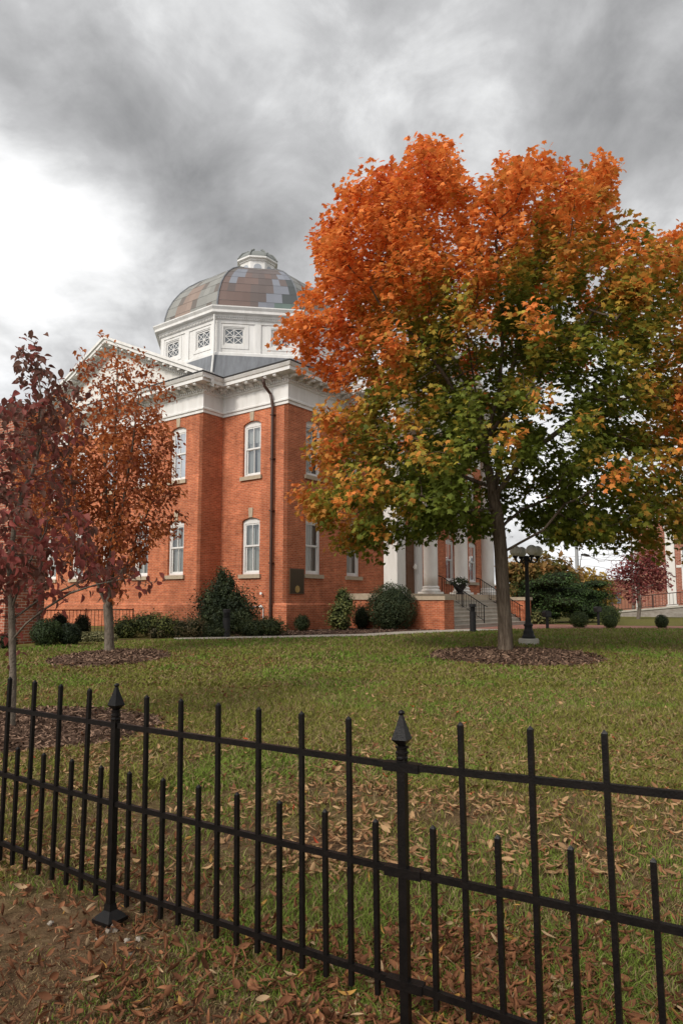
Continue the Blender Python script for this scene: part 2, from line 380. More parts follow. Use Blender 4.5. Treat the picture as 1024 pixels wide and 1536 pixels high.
ENT = [(-.02, 9.93), (.05, 9.93), (.05, 10.04), (.10, 10.07), (.10, 10.14), (.05, 10.18), (.02, 10.19), (.02, 10.78), (.08, 10.82), (.08, 10.86), (.10, 10.87), (.10, 11.0), (.15, 11.02),
       (.15, 11.14), (.60, 11.14), (.60, 11.29), (.64, 11.31), (.70, 11.42), (.70, 11.46)]
def teeth(b, p, q, a, e, z0, z1, w, step, end=0.0):
    """small blocks along the wall line p-q, from offset a to e"""
    p = Vector(p); q = Vector(q); d = (q - p); Ln = d.length; d.normalize(); nn = Vector((d.y, -d.x)); n = max(1, int((Ln - 2 * end) / step))
    st = (Ln - 2 * end) / n
    for i in range(n + 1):
        c = p + d * (end + st * i)
        P = [c - d * w / 2 + nn * a, c + d * w / 2 + nn * a, c + d * w / 2 + nn * e, c - d * w / 2 + nn * e]
        k = len(b.v); b.v += [(v.x, v.y, z0) for v in P] + [(v.x, v.y, z1) for v in P]
        for f in ((0, 1, 2, 3), (7, 6, 5, 4), (0, 4, 5, 1), (1, 5, 6, 2), (2, 6, 7, 3), (3, 7, 4, 0)): b.f.append(tuple(k + x for x in f))
def scroll(b, p, q, end):
    """rounded brackets under the cornice"""
    p = Vector(p); q = Vector(q); d = (q - p); Ln = d.length; d.normalize(); nn = Vector((d.y, -d.x)); n = max(1, round((Ln - 2 * end) / .52)); st = (Ln - 2 * end) / n
    for i in range(n + 1):
        c = p + d * (end + st * i)
        tf = Matrix(((d.x, nn.x, 0, c.x), (d.y, nn.y, 0, c.y), (0, 0, 1, 0), (0, 0, 0, 1)))
        prof = [(.14, 11.137), (.54, 11.137), (.56, 11.08), (.52, 11.03), (.44, 11.03), (.36, 11.06), (.24, 11.0), (.14, 10.95)]
        n_ = len(prof); k = len(b.v)
        for x in (-.085, .085): b.v += [tuple(tf @ Vector((x, y, z))) for y, z in prof]
        b.f.append(tuple(range(k, k + n_))); b.f.append(tuple(range(k + 2 * n_ - 1, k + n_ - 1, -1)))
        for j in range(n_): b.f.append((k + j, k + n_ + j, k + n_ + (j + 1) % n_, k + (j + 1) % n_))
def arch(w, z0, zs, zc, n=8):
    """opening outline: flat bottom, low segmental top"""
    h = zc - zs; r = (w * w / 4 + h * h) / (2 * h); a = math.asin(min(1, w / 2 / r)); p = [(-w / 2, z0), (w / 2, z0)]
    return p + [(r * math.sin(a - 2 * a * i / n), zc - r + r * math.cos(a - 2 * a * i / n)) for i in range(n + 1)]
WW = 1.06
def sh(poly, dx, dz): return [(x + dx, z + dz) for x, z in poly]
OPEN = arch(WW, 0, 2.31, 2.45)
FACE = {'r': 0, 'l': rad(-90)}
CH = thing('courthouse', 'red brick courthouse with white columned porch, white cornice and a patchwork copper dome', 'courthouse', (*P0, 0), BR)
def facexf(kind, t, l): return Matrix.Translation((t, l, 0)) @ Matrix.Rotation(FACE[kind], 4, 'Z')
def add(dst, src, tf):
    i = len(dst.v); k = len(dst.f); dst.v += [tuple(tf @ Vector(p)) for p in src.v]; dst.f += [tuple(i + a for a in f) for f in src.f]
    for a, c in src.uv.items(): dst.uv[k + a] = c
    for a, c in src.c.items(): dst.c[k + a] = c
LOWZ, UPZ = 2.80, 7.06
RWIN = [1.72, 4.65, 14.15, 17.08]; DWIN = [5.53, 8.0, 10.6, 13.2, 15.67]
wall = MB()
def wallface(kind, t, l, u0, u1, cents, extra=(), uvo=0):
    w = MB(); holes = [sh(OPEN, c, z) for c in cents for z in (LOWZ, UPZ)] + list(extra)
    w.holed([(u0, 1.5), (u1, 1.5), (u1, 9.96), (u0, 9.96)], holes, 0, .22, skip_back=False)
    for k in w.uv: w.uv[k] = [(a + uvo, c) for a, c in w.uv[k]]
    add(wall, w, facexf(kind, t, l))
door_hole = [(8.05, 1.9), (10.75, 1.9), (10.75, 5.6), (8.05, 5.6)]
wallface('r', 0, 0, 0, TT, RWIN, [door_hole] + [sh(OPEN, c, UPZ) for c in (7.7, 9.4, 11.1)])
wallface('l', 0, 0, -WL0, -.001, [-2.08], uvo=40)
wallface('r', 0, WL0, WT, 0, [], uvo=60)
wallface('l', WT, 0, -WL1, -WL0 - .001, [-c for c in DWIN], uvo=80)
wallface('l', 0, 0, -LW, -WL1, [-19.2], uvo=110)
for a, c in (((TT, 0), (TT, LW)), ((TT, LW), (0, LW)), ((0, WL1), (WT, WL1))):
    d = math.dist(a, c); wall.quad([(*a, 1.5), (*c, 1.5), (*c, 9.96), (*a, 9.96)], [(0, 1.5), (d, 1.5), (d, 9.96), (0, 9.96)])
wall.build('brick_wall', M['brick'], CH)
b = MB(); sweep(b, OUT, [(.07, .2), (.07, 1.50), (.0, 1.58), (-.1, 1.58)]); b.build('plinth', M['brick'], CH)
b = MB(); sweep(b, OUT, ENT)
for p, q in (((0, 0), (TT, 0)), ((0, WL0), (0, 0)), ((WT, WL0), (0, WL0)), ((WT, WL1), (WT, WL0)), ((0, LW), (0, WL1))):
    teeth(b, p, q, .08, .15, 10.88, 10.99, .075, .13, .04); scroll(b, p, q, .0 if q != (0, WL0) and p != (0, WL0) else .3)
b.build('cornice', M['white'], CH)
b = MB(); sweep(b, OUT, [(.70, 11.462), (.735, 11.462), (.735, 11.51), (.66, 11.51)]); b.build('gutter', M['gutter'], CH)
# roofs
DC = (9.22, 10.86)
b = MB(); o = offset_loop(OUT[:4], .68); k = [(DC[0] + x, DC[1] + y) for x, y in ((-6.4, -6.4), (6.4, -6.4), (6.4, 6.4), (-6.4, 6.4))]
for i in range(4): j = (i + 1) % 4; b.quad([(*o[i], 11.49), (*o[j], 11.49), (*k[j], 12.75), (*k[i], 12.75)])
b.quad([(*q, 12.75) for q in k])
b.quad([(WT - .6, WL0 - .68, 11.48), (6, WL0 - .68, 11.48), (6, 10.6, 14.74), (WT - .6, 10.6, 14.74)])
b.quad([(WT - .6, WL1 + .68, 11.48), (6, WL1 + .68, 11.48), (6, 10.6, 14.74), (WT - .6, 10.6, 14.74)])
b.tube([(.2, .2, 11.55), (4.2, 5.2, 12.9)], [.06, .16], 5)
b.build('roof', M['lead'], CH)
def pediment(name, tf, half, zb, rise, over):
    """gable of white boards with its two raking cornices"""
    e = Matrix.Translation((0, 0, 0)); r = MB(); tm = MB()
    hw = half + over; tm.prism([(-half, zb - .06), (half, zb - .06), (0, zb + rise - .35)], 0, .1, tf)
    sl = math.atan2(rise, hw)
    for s in (-1, 1):
        a = (s * hw, zb); top = (0, zb + rise); d = Vector((top[0] - a[0], top[1] - a[1])).normalized()
        def lay(y0, y1, n0, n1):
            r.prism([(a[0], a[1] + n0), (a[0], a[1] + n1), (0, top[1] + n1), (0, top[1] + n0)], y0, y1, tf)
        lay(-over, .0, -.02, .12); lay(-over + .07, .0, -.20, -.023); lay(-.17, .0, -.36, -.203); lay(-.10, .0, -.50, -.363)
        n = int(hw / math.cos(sl) / .55)
        for i in range(1, n):
            x = a[0] + (top[0] - a[0]) * (i + .3) / n; z = a[1] + rise * (i + .3) / n
            r.box(x - .09, x + .09, -over + .12, -.17, z - .30, z - .203, tf)
        for i in range(1, int(hw / .13)):
            x = a[0] + (top[0] - a[0]) * i * .13 / hw; z = a[1] + rise * i * .13 / hw
            r.box(x - .035, x + .035, -.15, -.10, z - .50, z - .40, tf)
    p = tm.build('tympanum', M['white2'], CH); r.build('raking_cornice', M['white'], p)
pediment('wing', facexf('l', WT, 10.6), 6.7, 11.46, 3.25, .68)
pediment('porch', facexf('r', 9.4, -2.72), 5.3, 11.46, 2.6, .66)
# windows: one of each, copied
def curtain_mesh(kind):
    c = MB(); n = 40
    def strip(x0, x1, z0, z1, ph, y0=.30):
        f = lambda k: (x0 + (x1 - x0) * k / n, y0 + .03 * math.sin(k * 1.25 * (x1 - x0) / 1.24 + ph) + .02 * math.sin(k * .47 + 2 + ph))
        for i in range(n):
            p, q = f(i), f(i + 1); c.quad([(*p, z0), (*q, z0), (*q, z1), (*p, z1)])
    if kind == 0: strip(-.62, .62, .05, 1.21, 0); strip(-.62, .62, 1.21, 2.3, .6)
    elif kind == 1: strip(-.62, -.12, .05, 2.3, .3); strip(.05, .62, .05, 2.3, 1.4); strip(-.62, .62, 1.5, 2.3, .2, .25)
    elif kind == 2: strip(-.62, .62, .05, .95, 1.0); strip(-.62, .62, 1.30, 2.3, 2.1, .24)
    else: strip(-.62, -.02, .05, 2.3, 2.0); strip(-.04, .62, .05, 2.3, .5, .36)
    return c.mesh('curtain', M['curtain'], True)
CURT = [curtain_mesh(k) for k in range(4)]
def make_window(glass):
    fr = MB(); fr.holed(OPEN, [[(-WW / 2 + .10, .09), (WW / 2 - .10, .09), (WW / 2 - .10, 2.20), (-WW / 2 + .10, 2.20)]], .10, .2)
    z2 = 1.20
    def sash(z0, z1, y):
        x = WW / 2 - .103
        fr.box(-x, x, y, y + .04, z0, z0 + .07); fr.box(-x, x, y, y + .04, z1 - .06, z1)
        fr.box(-x, -x + .06, y, y + .04, z0 + .07, z1 - .06); fr.box(x - .06, x, y, y + .04, z0 + .07, z1 - .06); fr.box(-.018, .018, y, y + .04, z0 + .07, z1 - .06)
    sash(.093, z2 + .03, .165); sash(z2, 2.197, .12)
    w = fr.build('window', M['white'], CH)
    g = MB(); x = WW / 2 - .12
    g.quad([(-x, .185, .12), (x, .185, .12), (x, .185, z2), (-x, .185, z2)]); g.quad([(-x, .14, z2 + .03), (x, .14, z2 + .03), (x, .14, 2.16), (-x, .14, 2.16)])
    g.build('pane', glass, w)
    link('curtain', CURT[0], w)
    b = MB(); b.box(-.64, .64, -.09, .16, -.17, -.003); b.build('sill', M['stone'], w)
    b = MB(); b.prism([(-.10, 2.455), (.10, 2.455), (.13, 2.87), (-.13, 2.87)], -.03, .1); b.build('keystone', M['stone'], w)
    return w
def copy_tree(o, parent=None, dx=None):
    c = o.copy(); COL.objects.link(c)
    if parent is not None: c.parent = parent
    for ch in list(o.children): copy_tree(ch, c)
    return c
wp = make_window(M['glass']); ws = make_window(M['glass2']); first = {id(wp): 1, id(ws): 1}
wcount = [0]
def put_window(src, kind, t, l, z):
    w = src if first.pop(id(src), None) else copy_tree(src)
    for ch in w.children:
        if ch.name.startswith('curtain'): ch.data = CURT[wcount[0] % 4]
    wcount[0] += 1
    w.location = (t, l, z); w.rotation_euler = (0, 0, FACE[kind]); return w
for t in RWIN:
    for z in (LOWZ, UPZ): put_window(wp if t < 9 else ws, 'r', t, 0, z)
for t in (7.7, 9.4, 11.1): put_window(wp, 'r', t, 0, UPZ)
for z in (LOWZ, UPZ): put_window(wp, 'l', 0, 2.08, z); put_window(wp, 'l', 0, 19.2, z)
for l in DWIN:
    put_window(wp, 'l', WT, l, LOWZ); put_window(ws, 'l', WT, l, UPZ)
# porch door with white surround
b = MB(); b.holed([(8.05, 1.9), (10.75, 1.9), (10.75, 5.6), (8.05, 5.6)], [[(8.45, 1.91), (10.15, 1.91), (10.15, 4.9), (8.45, 4.9)]], -.12, .1)
b.box(10.22, 10.68, -.18, -.123, 1.9, 5.5)
dr = b.build('door', M['white'], CH)
b = MB(); b.box(8.44, 10.16, .02, .08, 1.9, 4.91)
for x0, x1 in ((8.52, 9.22), (9.38, 10.08)):
    for z0 in (2.05, 2.6, 3.15, 3.7, 4.25): b.box(x0, x1, -.005, .018, z0, z0 + .42)
b.build('door_leaf', M['wood'], dr)
b = MB(); b.lathe([(.02, 0), (.09, .03), (.09, .22), (.03, .3)], n=10); b.box(-.03, .03, 0, .12, .1, .16); b.build('wall_lantern', M['globe'], dr, (9.9, -.2, 3.3))
# columned porch
b = MB(); PX = [(4.1, .0), (4.1, -2.72), (14.7, -2.72), (14.7, .0)]; sweep(b, PX, ENT, False, -.006)
teeth(b, PX[0], PX[1], .08, .15, 10.875, 10.985, .075, .13, .04); teeth(b, PX[1], PX[2], .08, .15, 10.875, 10.985, .075, .13, .04); scroll(b, PX[0], PX[1], .3); scroll(b, PX[1], PX[2], .0)
b.box(4.12, 14.68, -2.7, -.03, 9.90, 9.95)
b.box(4.12, 14.68, -2.7, -.03, 11.2, 11.47)
b.build('porch_entablature', M['white'], CH)
COLT = [4.59, 7.79, 10.99, 14.19]
def column_mesh():
    b = MB(); b.box(-.45, .45, -.45, .45, 0, .1)
    b.lathe([(.44, .1), (.47, .15), (.44, .2), (.39, .23), (.39, .27), (.42, .30), (.40, .35), (.355, .38)], n=24)
    pr = [(.345, .38)] + [(.345 - .055 * (max(0, (z - 2.4)) / 5.2) ** 1.3, z) for z in np.linspace(.9, 7.45, 9)] + [(.30, 7.5), (.31, 7.55), (.29, 7.6), (.36, 7.72)]
    b.lathe(pr, n=24); b.box(-.42, .42, -.42, .42, 7.72, 7.9)
    for s in (-1, 1):
        for y in (-.38, .24): b.lathe([(.13, 0), (.13, .14)], n=12); 
    return b.mesh('column', M['white2'], False)
cm = column_mesh()
for p in cm.polygons: p.use_smooth = len(p.vertices) == 4 and abs(p.normal.z) < .98 and p.index > 8
for t in COLT[1:]: link('column', cm, CH, (t, -2.3, 2.0))
b = MB(); b.box(-.40, .40, -.40, .40, 0, .25); b.box(-.35, .35, -.35, .35, .25, 7.6); b.box(-.42, .42, -.42, .42, 7.6, 7.9); b.build('square_pier', M['white2'], CH, (COLT[0], -2.3, 2.0))
def brickbox(b, x0, x1, y0, y1, z0, z1):
    for p, q in (((x0, y0), (x1, y0)), ((x1, y0), (x1, y1)), ((x1, y1), (x0, y1)), ((x0, y1), (x0, y0))):
        d = math.dist(p, q); b.quad([(*p, z0), (*q, z0), (*q, z1), (*p, z1)], [(0, z0), (d, z0), (d, z1), (0, z1)])
    b.quad([(x0, y0, z1), (x1, y0, z1), (x1, y1, z1), (x0, y1, z1)])
b = MB(); brickbox(b, 3.95, 14.85, -2.85, -.08, .2, 1.72); pod = b.build('podium', M['brick'], CH)
b = MB(); b.box(3.88, 14.92, -2.92, -.075, 1.722, 1.995); b.build('cap', M['stone'], pod)
for t0, t1 in ((4.62, 5.5), (13.3, 14.2)):
    b = MB(); brickbox(b, t0, t1, -4.72, -2.93, .2, 1.70); cw = b.build('cheek_wall', M['brick'], CH)
    b = MB(); b.box(t0 - .06, t1 + .06, -4.79, -2.93, 1.702, 1.87); b.build('cap', M['stone'], cw)
# downpipe, pipe stub, security lamp
b = MB(); b.tube([(-.50, .95, 11.13), (-.50, .95, 10.9), (-.44, .95, 10.75), (-.17, .85, 10.45), (-.17, .78, 10.2), (-.14, .75, 9.9), (-.14, .75, .55)], .065, 8)
for z in (9.5, 7.6, 5.4, 3.2): b.box(-.22, 0.0, .67, .83, z, z + .05)
b.build('downpipe', M['pipe'], CH)
b = MB(); b.tube([(-.12, 1.75, 1.42), (-.12, 1.25, 1.44), (-.12, 1.18, 1.35), (-.12, 1.18, .6)], .022, 6); b.lathe([(.05, 1.38), (.06, 1.44), (.03, 1.5)], -.12, 1.3, 8); b.tube([(0, 1.33, 1.95), (-.16, 1.3, 1.98)], [.03, .06], 8); b.build('conduit', M['white'], CH)
# drum and dome
ca = math.cos(rad(22.5))
def oct_(b, prof, n=8): b.lathe([(a / ca, z) for a, z in prof], 0, 0, n, rad(22.5), cap=False)
DZ = 0
drum = MB(); oct_(drum, [(5.62, 17.02), (5.66, 17.05), (5.66, 17.14), (5.72, 17.16), (5.72, 17.30), (5.95, 17.32), (5.95, 17.46), (6.05, 17.60), (6.05, 17.66), (5.4, 17.72)])
oct_(drum, [(5.55, 14.98), (5.68, 14.98), (5.68, 15.14), (5.6, 15.2)])
HWF = 5.55 * math.tan(rad(22.5))
wh = [(-1.85, 15.66), (-.75, 15.66), (-.75, 16.62), (-1.85, 16.62)]; wh2 = [(x + 2.6, z) for x, z in wh]
for k in range(8):
    tf = Matrix.Rotation(rad(45 * k), 4, 'Z') @ Matrix.Translation((0, -5.55, 0))
    f = MB(); f.holed([(-HWF, 15.0), (HWF, 15.0), (HWF, 17.1), (-HWF, 17.1)], [wh, wh2], 0, .3); f.uv = {}; add(drum, f, tf)
    for x0, x1 in ((-HWF + .02, -HWF + .30), (-.17, .17), (HWF - .30, HWF - .02)): drum.box(x0, x1, -.06, -.0, 15.16, 16.84, tf)
    drum.box(-HWF, HWF, -.055, -.001, 16.845, 17.03, tf)
    for c in (-1.3, 1.3):
        for e, y in ((.80, -.03),):
            drum.box(c - e, c - .58, y, -.001, 15.42, 16.80, tf); drum.box(c + .58, c + e, y, -.001, 15.42, 16.80, tf); drum.box(c - .579, c + .579, y, -.001, 16.68, 16.80, tf); drum.box(c - .579, c + .579, y, -.001, 15.42, 15.58, tf)
    teeth(drum, tuple((Matrix.Rotation(rad(45 * k), 3, 'Z') @ Vector((-HWF, -5.62, 0)))[:2]), tuple((Matrix.Rotation(rad(45 * k), 3, 'Z') @ Vector((HWF, -5.62, 0)))[:2]), .03, .10, 17.06, 17.145, .06, .12, .03)
dm = drum.build('drum', M['white'], CH, (*DC, 0))
b = MB(); oct_(b, [(6.25, 12.4), (5.72, 14.975)]); b.build('drum_skirt', M['lead'], CH, (*DC, 0))
b = MB()
for a in (5.76,):
    q = Matrix.Rotation(rad(-45), 4, 'Z') @ Vector((-a * math.tan(rad(22.5)) + .02, -a - .05, 0)); b.tube([(q.x, q.y, 17.2), (q.x, q.y, 15.1), (q.x * 1.06, q.y * 1.06, 13.0)], .06, 6)
b.build('drum_pipe', M['white'], CH, (*DC, 0))
def drum_window():
    b = MB(); b.holed([(-.547, -.477), (.547, -.477), (.547, .477), (-.547, .477)], [[(-.47, -.40), (.47, -.40), (.47, .40), (-.47, .40)]], .05, .12)
    for cx in (-.235, .235):
        for cz in (-.2, .2):
            for s in (-1, 1):
                d = Vector((.235, 0, .2 * s)); n = Vector((-.2 * s, 0, .235)).normalized() * .017
                y = .07 + .004 * s
                b.quad([(cx - d.x + n.x, y, cz - d.z + n.z), (cx + d.x + n.x, y, cz + d.z + n.z), (cx + d.x - n.x, y, cz + d.z - n.z), (cx - d.x - n.x, y, cz - d.z - n.z)])
    b.box(-.018, .018, .06, .1, -.40, .40); b.box(-.47, .47, .06, .1, -.018, .018)
    me = b.mesh('drum_window', M['white']); g = MB(); g.quad([(-.5, .11, -.44), (.5, .11, -.44), (.5, .11, .44), (-.5, .11, .44)]); g.box(-.52, .52, .25, .29, -.46, .46)
    return me, g.mesh('pane', M['dwin'])
M['dwin'] = mat('dark_glass', (.10, .115, .13), .08, .9)
wm, pm = drum_window()
for k in range(8):
    for c in (-1.3, 1.3):
        tf = Matrix.Rotation(rad(45 * k), 4, 'Z') @ Vector((c, -5.55, 16.14))
        w = link('drum_window', wm, CH, (DC[0] + tf.x, DC[1] + tf.y, tf.z), rad(45 * k)); link('pane', pm, w)
DOME = [(5.45, 17.70), (5.40, 18.25), (5.25, 18.85), (4.98, 19.45), (4.6, 20.02), (4.12, 20.55), (3.52, 21.05), (2.85, 21.48), (2.1, 21.85), (1.3, 22.1), (1.0, 22.15)]
PC = {'g': (.22, .218, .20), 't': (.24, .175, .14), 'b': (.115, .090, .083), 'r': (.145, .098, .084), 's': (.18, .19, .22), 'd': (.060, .068, .070), 'v': (.105, .145, .13), 'n': (.125, .105, .09)}
FRONT = ['rrrrbssvvv', 'rrrrbbssdd', 'rbrrbbbssd', 'rsrrrbbsbd', 'bssrbbrbss', 'nssbbbbbbs', 'nnbbnnbbbn', 'nnnbnnnnnn', 'nnnnnnnnnn', 'gggggggggg']
dome = MB(); dr_ = random.Random(5)
for k in range(8):
    for j in range(len(DOME) - 1):
        (a0, z0), (a1, z1) = DOME[j], DOME[j + 1]; nc = 10
        for i in range(nc):
            u0, u1 = -1 + 2 * i / nc, -1 + 2 * (i + 1) / nc; tn = math.tan(rad(22.5))
            pts = [Vector((u0 * a0 * tn, -a0, z0)), Vector((u1 * a0 * tn, -a0, z0)), Vector((u1 * a1 * tn, -a1, z1)), Vector((u0 * a1 * tn, -a1, z1))]
            R_ = Matrix.Rotation(rad(45 * k), 3, 'Z')
            if k == 7: key = FRONT[j][i]
            else: key = 't' if (j < 4 and 2 + k % 3 <= i - j // 2 <= 4 + k % 2) else ('n' if (i + j * 3 + k) % 7 == 0 else 'g')
            c = PC[key]; w = dr_.uniform(.9, 1.1); dome.quad([R_ @ p for p in pts], None, tuple(x * w for x in c))
dmo = dome.build('dome', M['dome'], CH, (*DC, 0))
b = MB()
for k in range(8):
    R_ = Matrix.Rotation(rad(45 * k + 22.5), 3, 'Z'); b.tube([R_ @ Vector((0, -a / ca - .01, z)) for a, z in DOME], .05, 5)
for a, z in DOME[1:-1]:
    oct_(b, [(a + .004, z - .006), (a + .012, z), (a - .002, z + .008)])
b.build('dome_rib', M['lead'], dmo)
lan = MB(); oct_(lan, [(1.16, 22.0), (1.16, 22.12), (1.06, 22.14), (1.06, 22.88), (1.13, 22.90), (1.13, 22.98), (1.27, 23.02), (1.27, 23.12), (.9, 23.16)])
lo_ = lan.build('lantern', M['white'], CH, (*DC, 0))
b = MB(); b.prism(arch(.5, 22.2, 22.45, 22.70), -.004, .03, Matrix.Translation((0, -1.062, 0))); am = b.mesh('arched_window', mat('pale_glass', (.34, .36, .39), .2, .6))
for k in range(8): link('arched_window', am, lo_, (0, 0, 0), rad(45 * k))
b = MB(); oct_(b, [(1.2, 23.12), (1.14, 23.32), (.95, 23.58), (.6, 23.78), (.05, 23.86)])
for k in range(8):
    R_ = Matrix.Rotation(rad(45 * k + 22.5), 3, 'Z'); b.tube([R_ @ Vector((0, -a / ca, z)) for a, z in [(1.22, 23.14), (1.16, 23.34), (.97, 23.61), (.62, 23.81)]], .05, 5)
    for a, z in ((1.2, 23.16), (.62, 23.78)):
        q = R_ @ Vector((0, -a / ca, z)); b.lathe([(.02, z), (.08, z + .04), (.06, z + .10), (.01, z + .13)], q.x, q.y, 6)
b.build('lantern_cap', mat('weathered_lead', (.19, .20, .19), .6), lo_)
# ------------------------------------------------------------------ steps, stair rails, plaque, porch planter
b = MB()
for i in range(8):
    y1 = -2.925 if i == 7 else None
    b.box(5.505, 13.295, -4.74 + .26 * i, -2.925, .2 if i == 0 else .45 + .18 * i + .001, .45 + .18 * (i + 1)) if i < 7 else None
    if i < 7: b.box(5.505, 13.295, -4.77 + .26 * i, -4.742 + .26 * i, .45 + .18 * (i + 1) - .05, .45 + .18 * (i + 1) - .002)
st = b.build('entrance_steps', M['concrete'], None, (*P0, 0), BR); tag(st, 'wide flight of pale concrete steps climbing to the columned courthouse porch', 'steps')
def stair_rail(t, label):
    o = bw(t, -4.62); e = thing('stair_railing', label, 'railing', (o[0], o[1], .45), BR, 'iron railings on the porch steps')
    L0, L1 = 0.0, 2.2; z0 = lambda y: .18 + 1.3 * y / L1; b = MB(); b.tube([(0, -.18, .95), (0, 0, 1.02), (0, L1, 2.40), (0, L1 + .25, 2.46)], .024, 6); b.tube([(0, 0, .30), (0, L1, 1.66)], .016, 6); b.build('handrail', M['iron'], e)
    b = MB()
    for y in (0, L1 * .5, L1): b.tube([(0, y, z0(y) - .02), (0, y, z0(y) + .86)], .024, 6)
    b.build('post', M['iron'], e); bar = None; n = 17
    for i in range(1, n):
        y = L1 * i / n; h = 1.02 + 1.38 * y / L1; lo = .30 + 1.36 * y / L1
        if bar is None: m_ = MB(); m_.tube([(0, 0, 0), (0, 0, .715)], .011, 5); bar = m_.mesh('baluster', M['iron'])
        link('baluster', bar, e, (0, y, lo))
stair_rail(8.67, 'black iron stair railing nearest the brick pedestal on the porch steps')
stair_rail(12.9, 'black iron stair railing on the porch steps partly behind the maple trunk')
o = bw(.6, -.0); pl = thing('wall_plaque', 'dark bronze plaque with a round gold emblem on the brick corner wall', 'plaque', (*o, 1.95), BR)
b = MB(); b.box(-.46, .46, -.05, -.002, 0, 1.06); b.build('frame', mat('worn_bronze', (.12, .06, .03), .5, .4), pl)
b = MB(); b.box(-.42, .42, -.062, -.052, .04, 1.02)
for i, w in enumerate((.30, .24, .33, .28, .31, .26, .33, .2)): b.box(-w, w, -.066, -.0625, .90 - i * .072, .918 - i * .072)
b.build('plate', M['bronze'], pl)
b = MB(); tf = Matrix.Translation((0, -.0625, .20)) @ Matrix.Rotation(rad(90), 4, 'X')
k = MB(); k.lathe([(.14, 0), (.15, .012), (.12, .012), (.115, .004), (.07, .004), (.06, .012), (.045, .012), (.04, .004), (.0, .004)], n=20); k.box(-.016, .016, -.05, .05, .004, .014); add(b, k, tf); b.build('emblem', M['gold'], pl)
# ------------------------------------------------------------------ brick annex at the left
AC = (-9.95, 20.35); an = thing('brick_annex', 'weathered brick stair annex with a red door and white door trim behind the dogwood', 'building', (*AC, 0), BR)
b = MB(); brickbox(b, 0, 1.22, 0, 5, .2, 7.45); b.build('brick_wall', M['brick_annex'], an)
b = MB(); b.box(-.12, 1.3, -.12, 5.1, 7.46, 7.62); b.build('roof_edge', mat('green_metal', (.10, .13, .115), .6), an)
b = MB(); b.box(-.07, -.002, .75, 1.05, .35, 3.1); b.box(-.07, -.002, 1.95, 2.25, .35, 3.1); b.box(-.09, -.002, .7, 2.3, 3.102, 3.4); d_ = b.build('door_trim', M['white'], an)
b = MB(); b.box(-.04, -.002, 1.052, 1.948, .4, 3.1); b.build('door', M['reddoor'], an)
b = MB(); b.tube([(1.0, -.08, 7.3), (1.0, -.08, .4)], .055, 8); b.build('downpipe', M['pipe'], an)
b = MB(); b.box(-1.2, -.1, .6, 2.4, .2, .52); b.build('doorstep', M['stone'], an)
# ------------------------------------------------------------------ neighbouring brick hall at the right
hall = thing('brick_hall', 'brown brick hall with pale pilasters at the right edge beyond the maple', 'building', (24.9, 58, 0), rad(-36.9))
b = MB(); brickbox(b, 0, 16, 0, 12, .2, 8.2); b.build('brick_wall', M['brick_far'], hall)
b = MB(); brickbox(b, -.03, 16.03, -.03, 12.03, 8.9, 9.6); b.build('brick_frieze', M['brick_far'], hall)
b = MB(); b.box(-.15, 16.15, -.15, 12.1, 8.2, 8.55); b.box(-.08, 16.1, -.08, 12.1, 8.553, 8.897); b.box(-.2, 16.2, -.2, 12.2, 9.6, 9.8); b.box(-.45, 16.4, -.45, 12.4, 9.803, 10.2); b.box(-.03, .35, -.06, .3, 1.0, 8.19); b.build('cornice', M['white2'], hall)
for u in (2.45, 5.2, 8.0, 10.8):
    b = MB(); b.box(-.1, .78, -.14, -.002, 1.0, 1.4); b.box(0, .68, -.10, -.002, 1.4, 7.7); b.box(-.08, .76, -.14, -.002, 7.7, 8.19); b.build('pilaster', M['white2'], hall, (u, 0, 0))
for u in (3.6, 6.4, 9.2):
    b = MB(); b.box(0, 1.3, -.05, -.002, 2.6, 2.75); b.box(0, 1.3, -.05, -.002, 5.9, 6.05); b.box(0, .12, -.05, -.002, 2.75, 5.9); b.box(1.18, 1.3, -.05, -.002, 2.75, 5.9); w = b.build('window', M['white'], hall, (u, 0, 0))
    b = MB(); b.box(.12, 1.18, -.02, -.002, 2.75, 5.9); b.build('pane', M['dwin'], w)
for u0, u1 in ((1.8, 2.4), (3.2, 5.1)):
    b = MB(); b.box(u0, u1, -.05, -.002, 4.4, 4.6); b.build('stone_band', M['white2'], hall)
rp = thing('ramp_wall', 'low rubble stone ramp wall with pale coping beside the right brick hall', 'wall', (22.0, 54.4, 0), rad(-36.9))
b = MB(); b.prism([(0, .2), (14, .2), (14, 2.0), (8, 1.55), (0, .75)], 0, 1.6); b.build('stonework', M['rock'], rp)
b = MB(); b.prism([(-.1, .76), (8, 1.56), (14, 2.01), (14, 2.15), (8, 1.70), (-.1, .90)], -.08, 1.7); b.build('coping', M['pale'], rp)
rr = thing('ramp_railing', 'long brown metal railing running up the stone ramp at the right', 'railing', (22.0, 54.3, 0), rad(-36.9))
zr = lambda u: .90 + .1 * u if u < 8 else 1.70 + .075 * (u - 8)
b = MB(); b.tube([(-3.5, .1, 1.75), (0, .1, zr(0) + 1.0), (8, .1, zr(8) + 1.0), (12, .1, zr(12) + 1.0)], .035, 6); b.tube([(-3.5, .1, .75), (0, .1, zr(0) + .12), (8, .1, zr(8) + .12), (12, .1, zr(12) + .12)], .025, 6); b.build('handrail', M['railbr'] if 'railbr' in M else mat('brown_rail', (.06, .032, .025), .6), rr)
bm_ = MB(); bm_.tube([(0, 0, 0), (0, 0, .86)], .016, 5); bm_ = bm_.mesh('baluster', bpy.data.materials['brown_rail'])
for i in range(62):
    u = -3.4 + i * .25; link('baluster', bm_, rr, (u, .1, zr(u) + .12 if u > 0 else .75 + .27 * (u + 3.5) / 3.5))
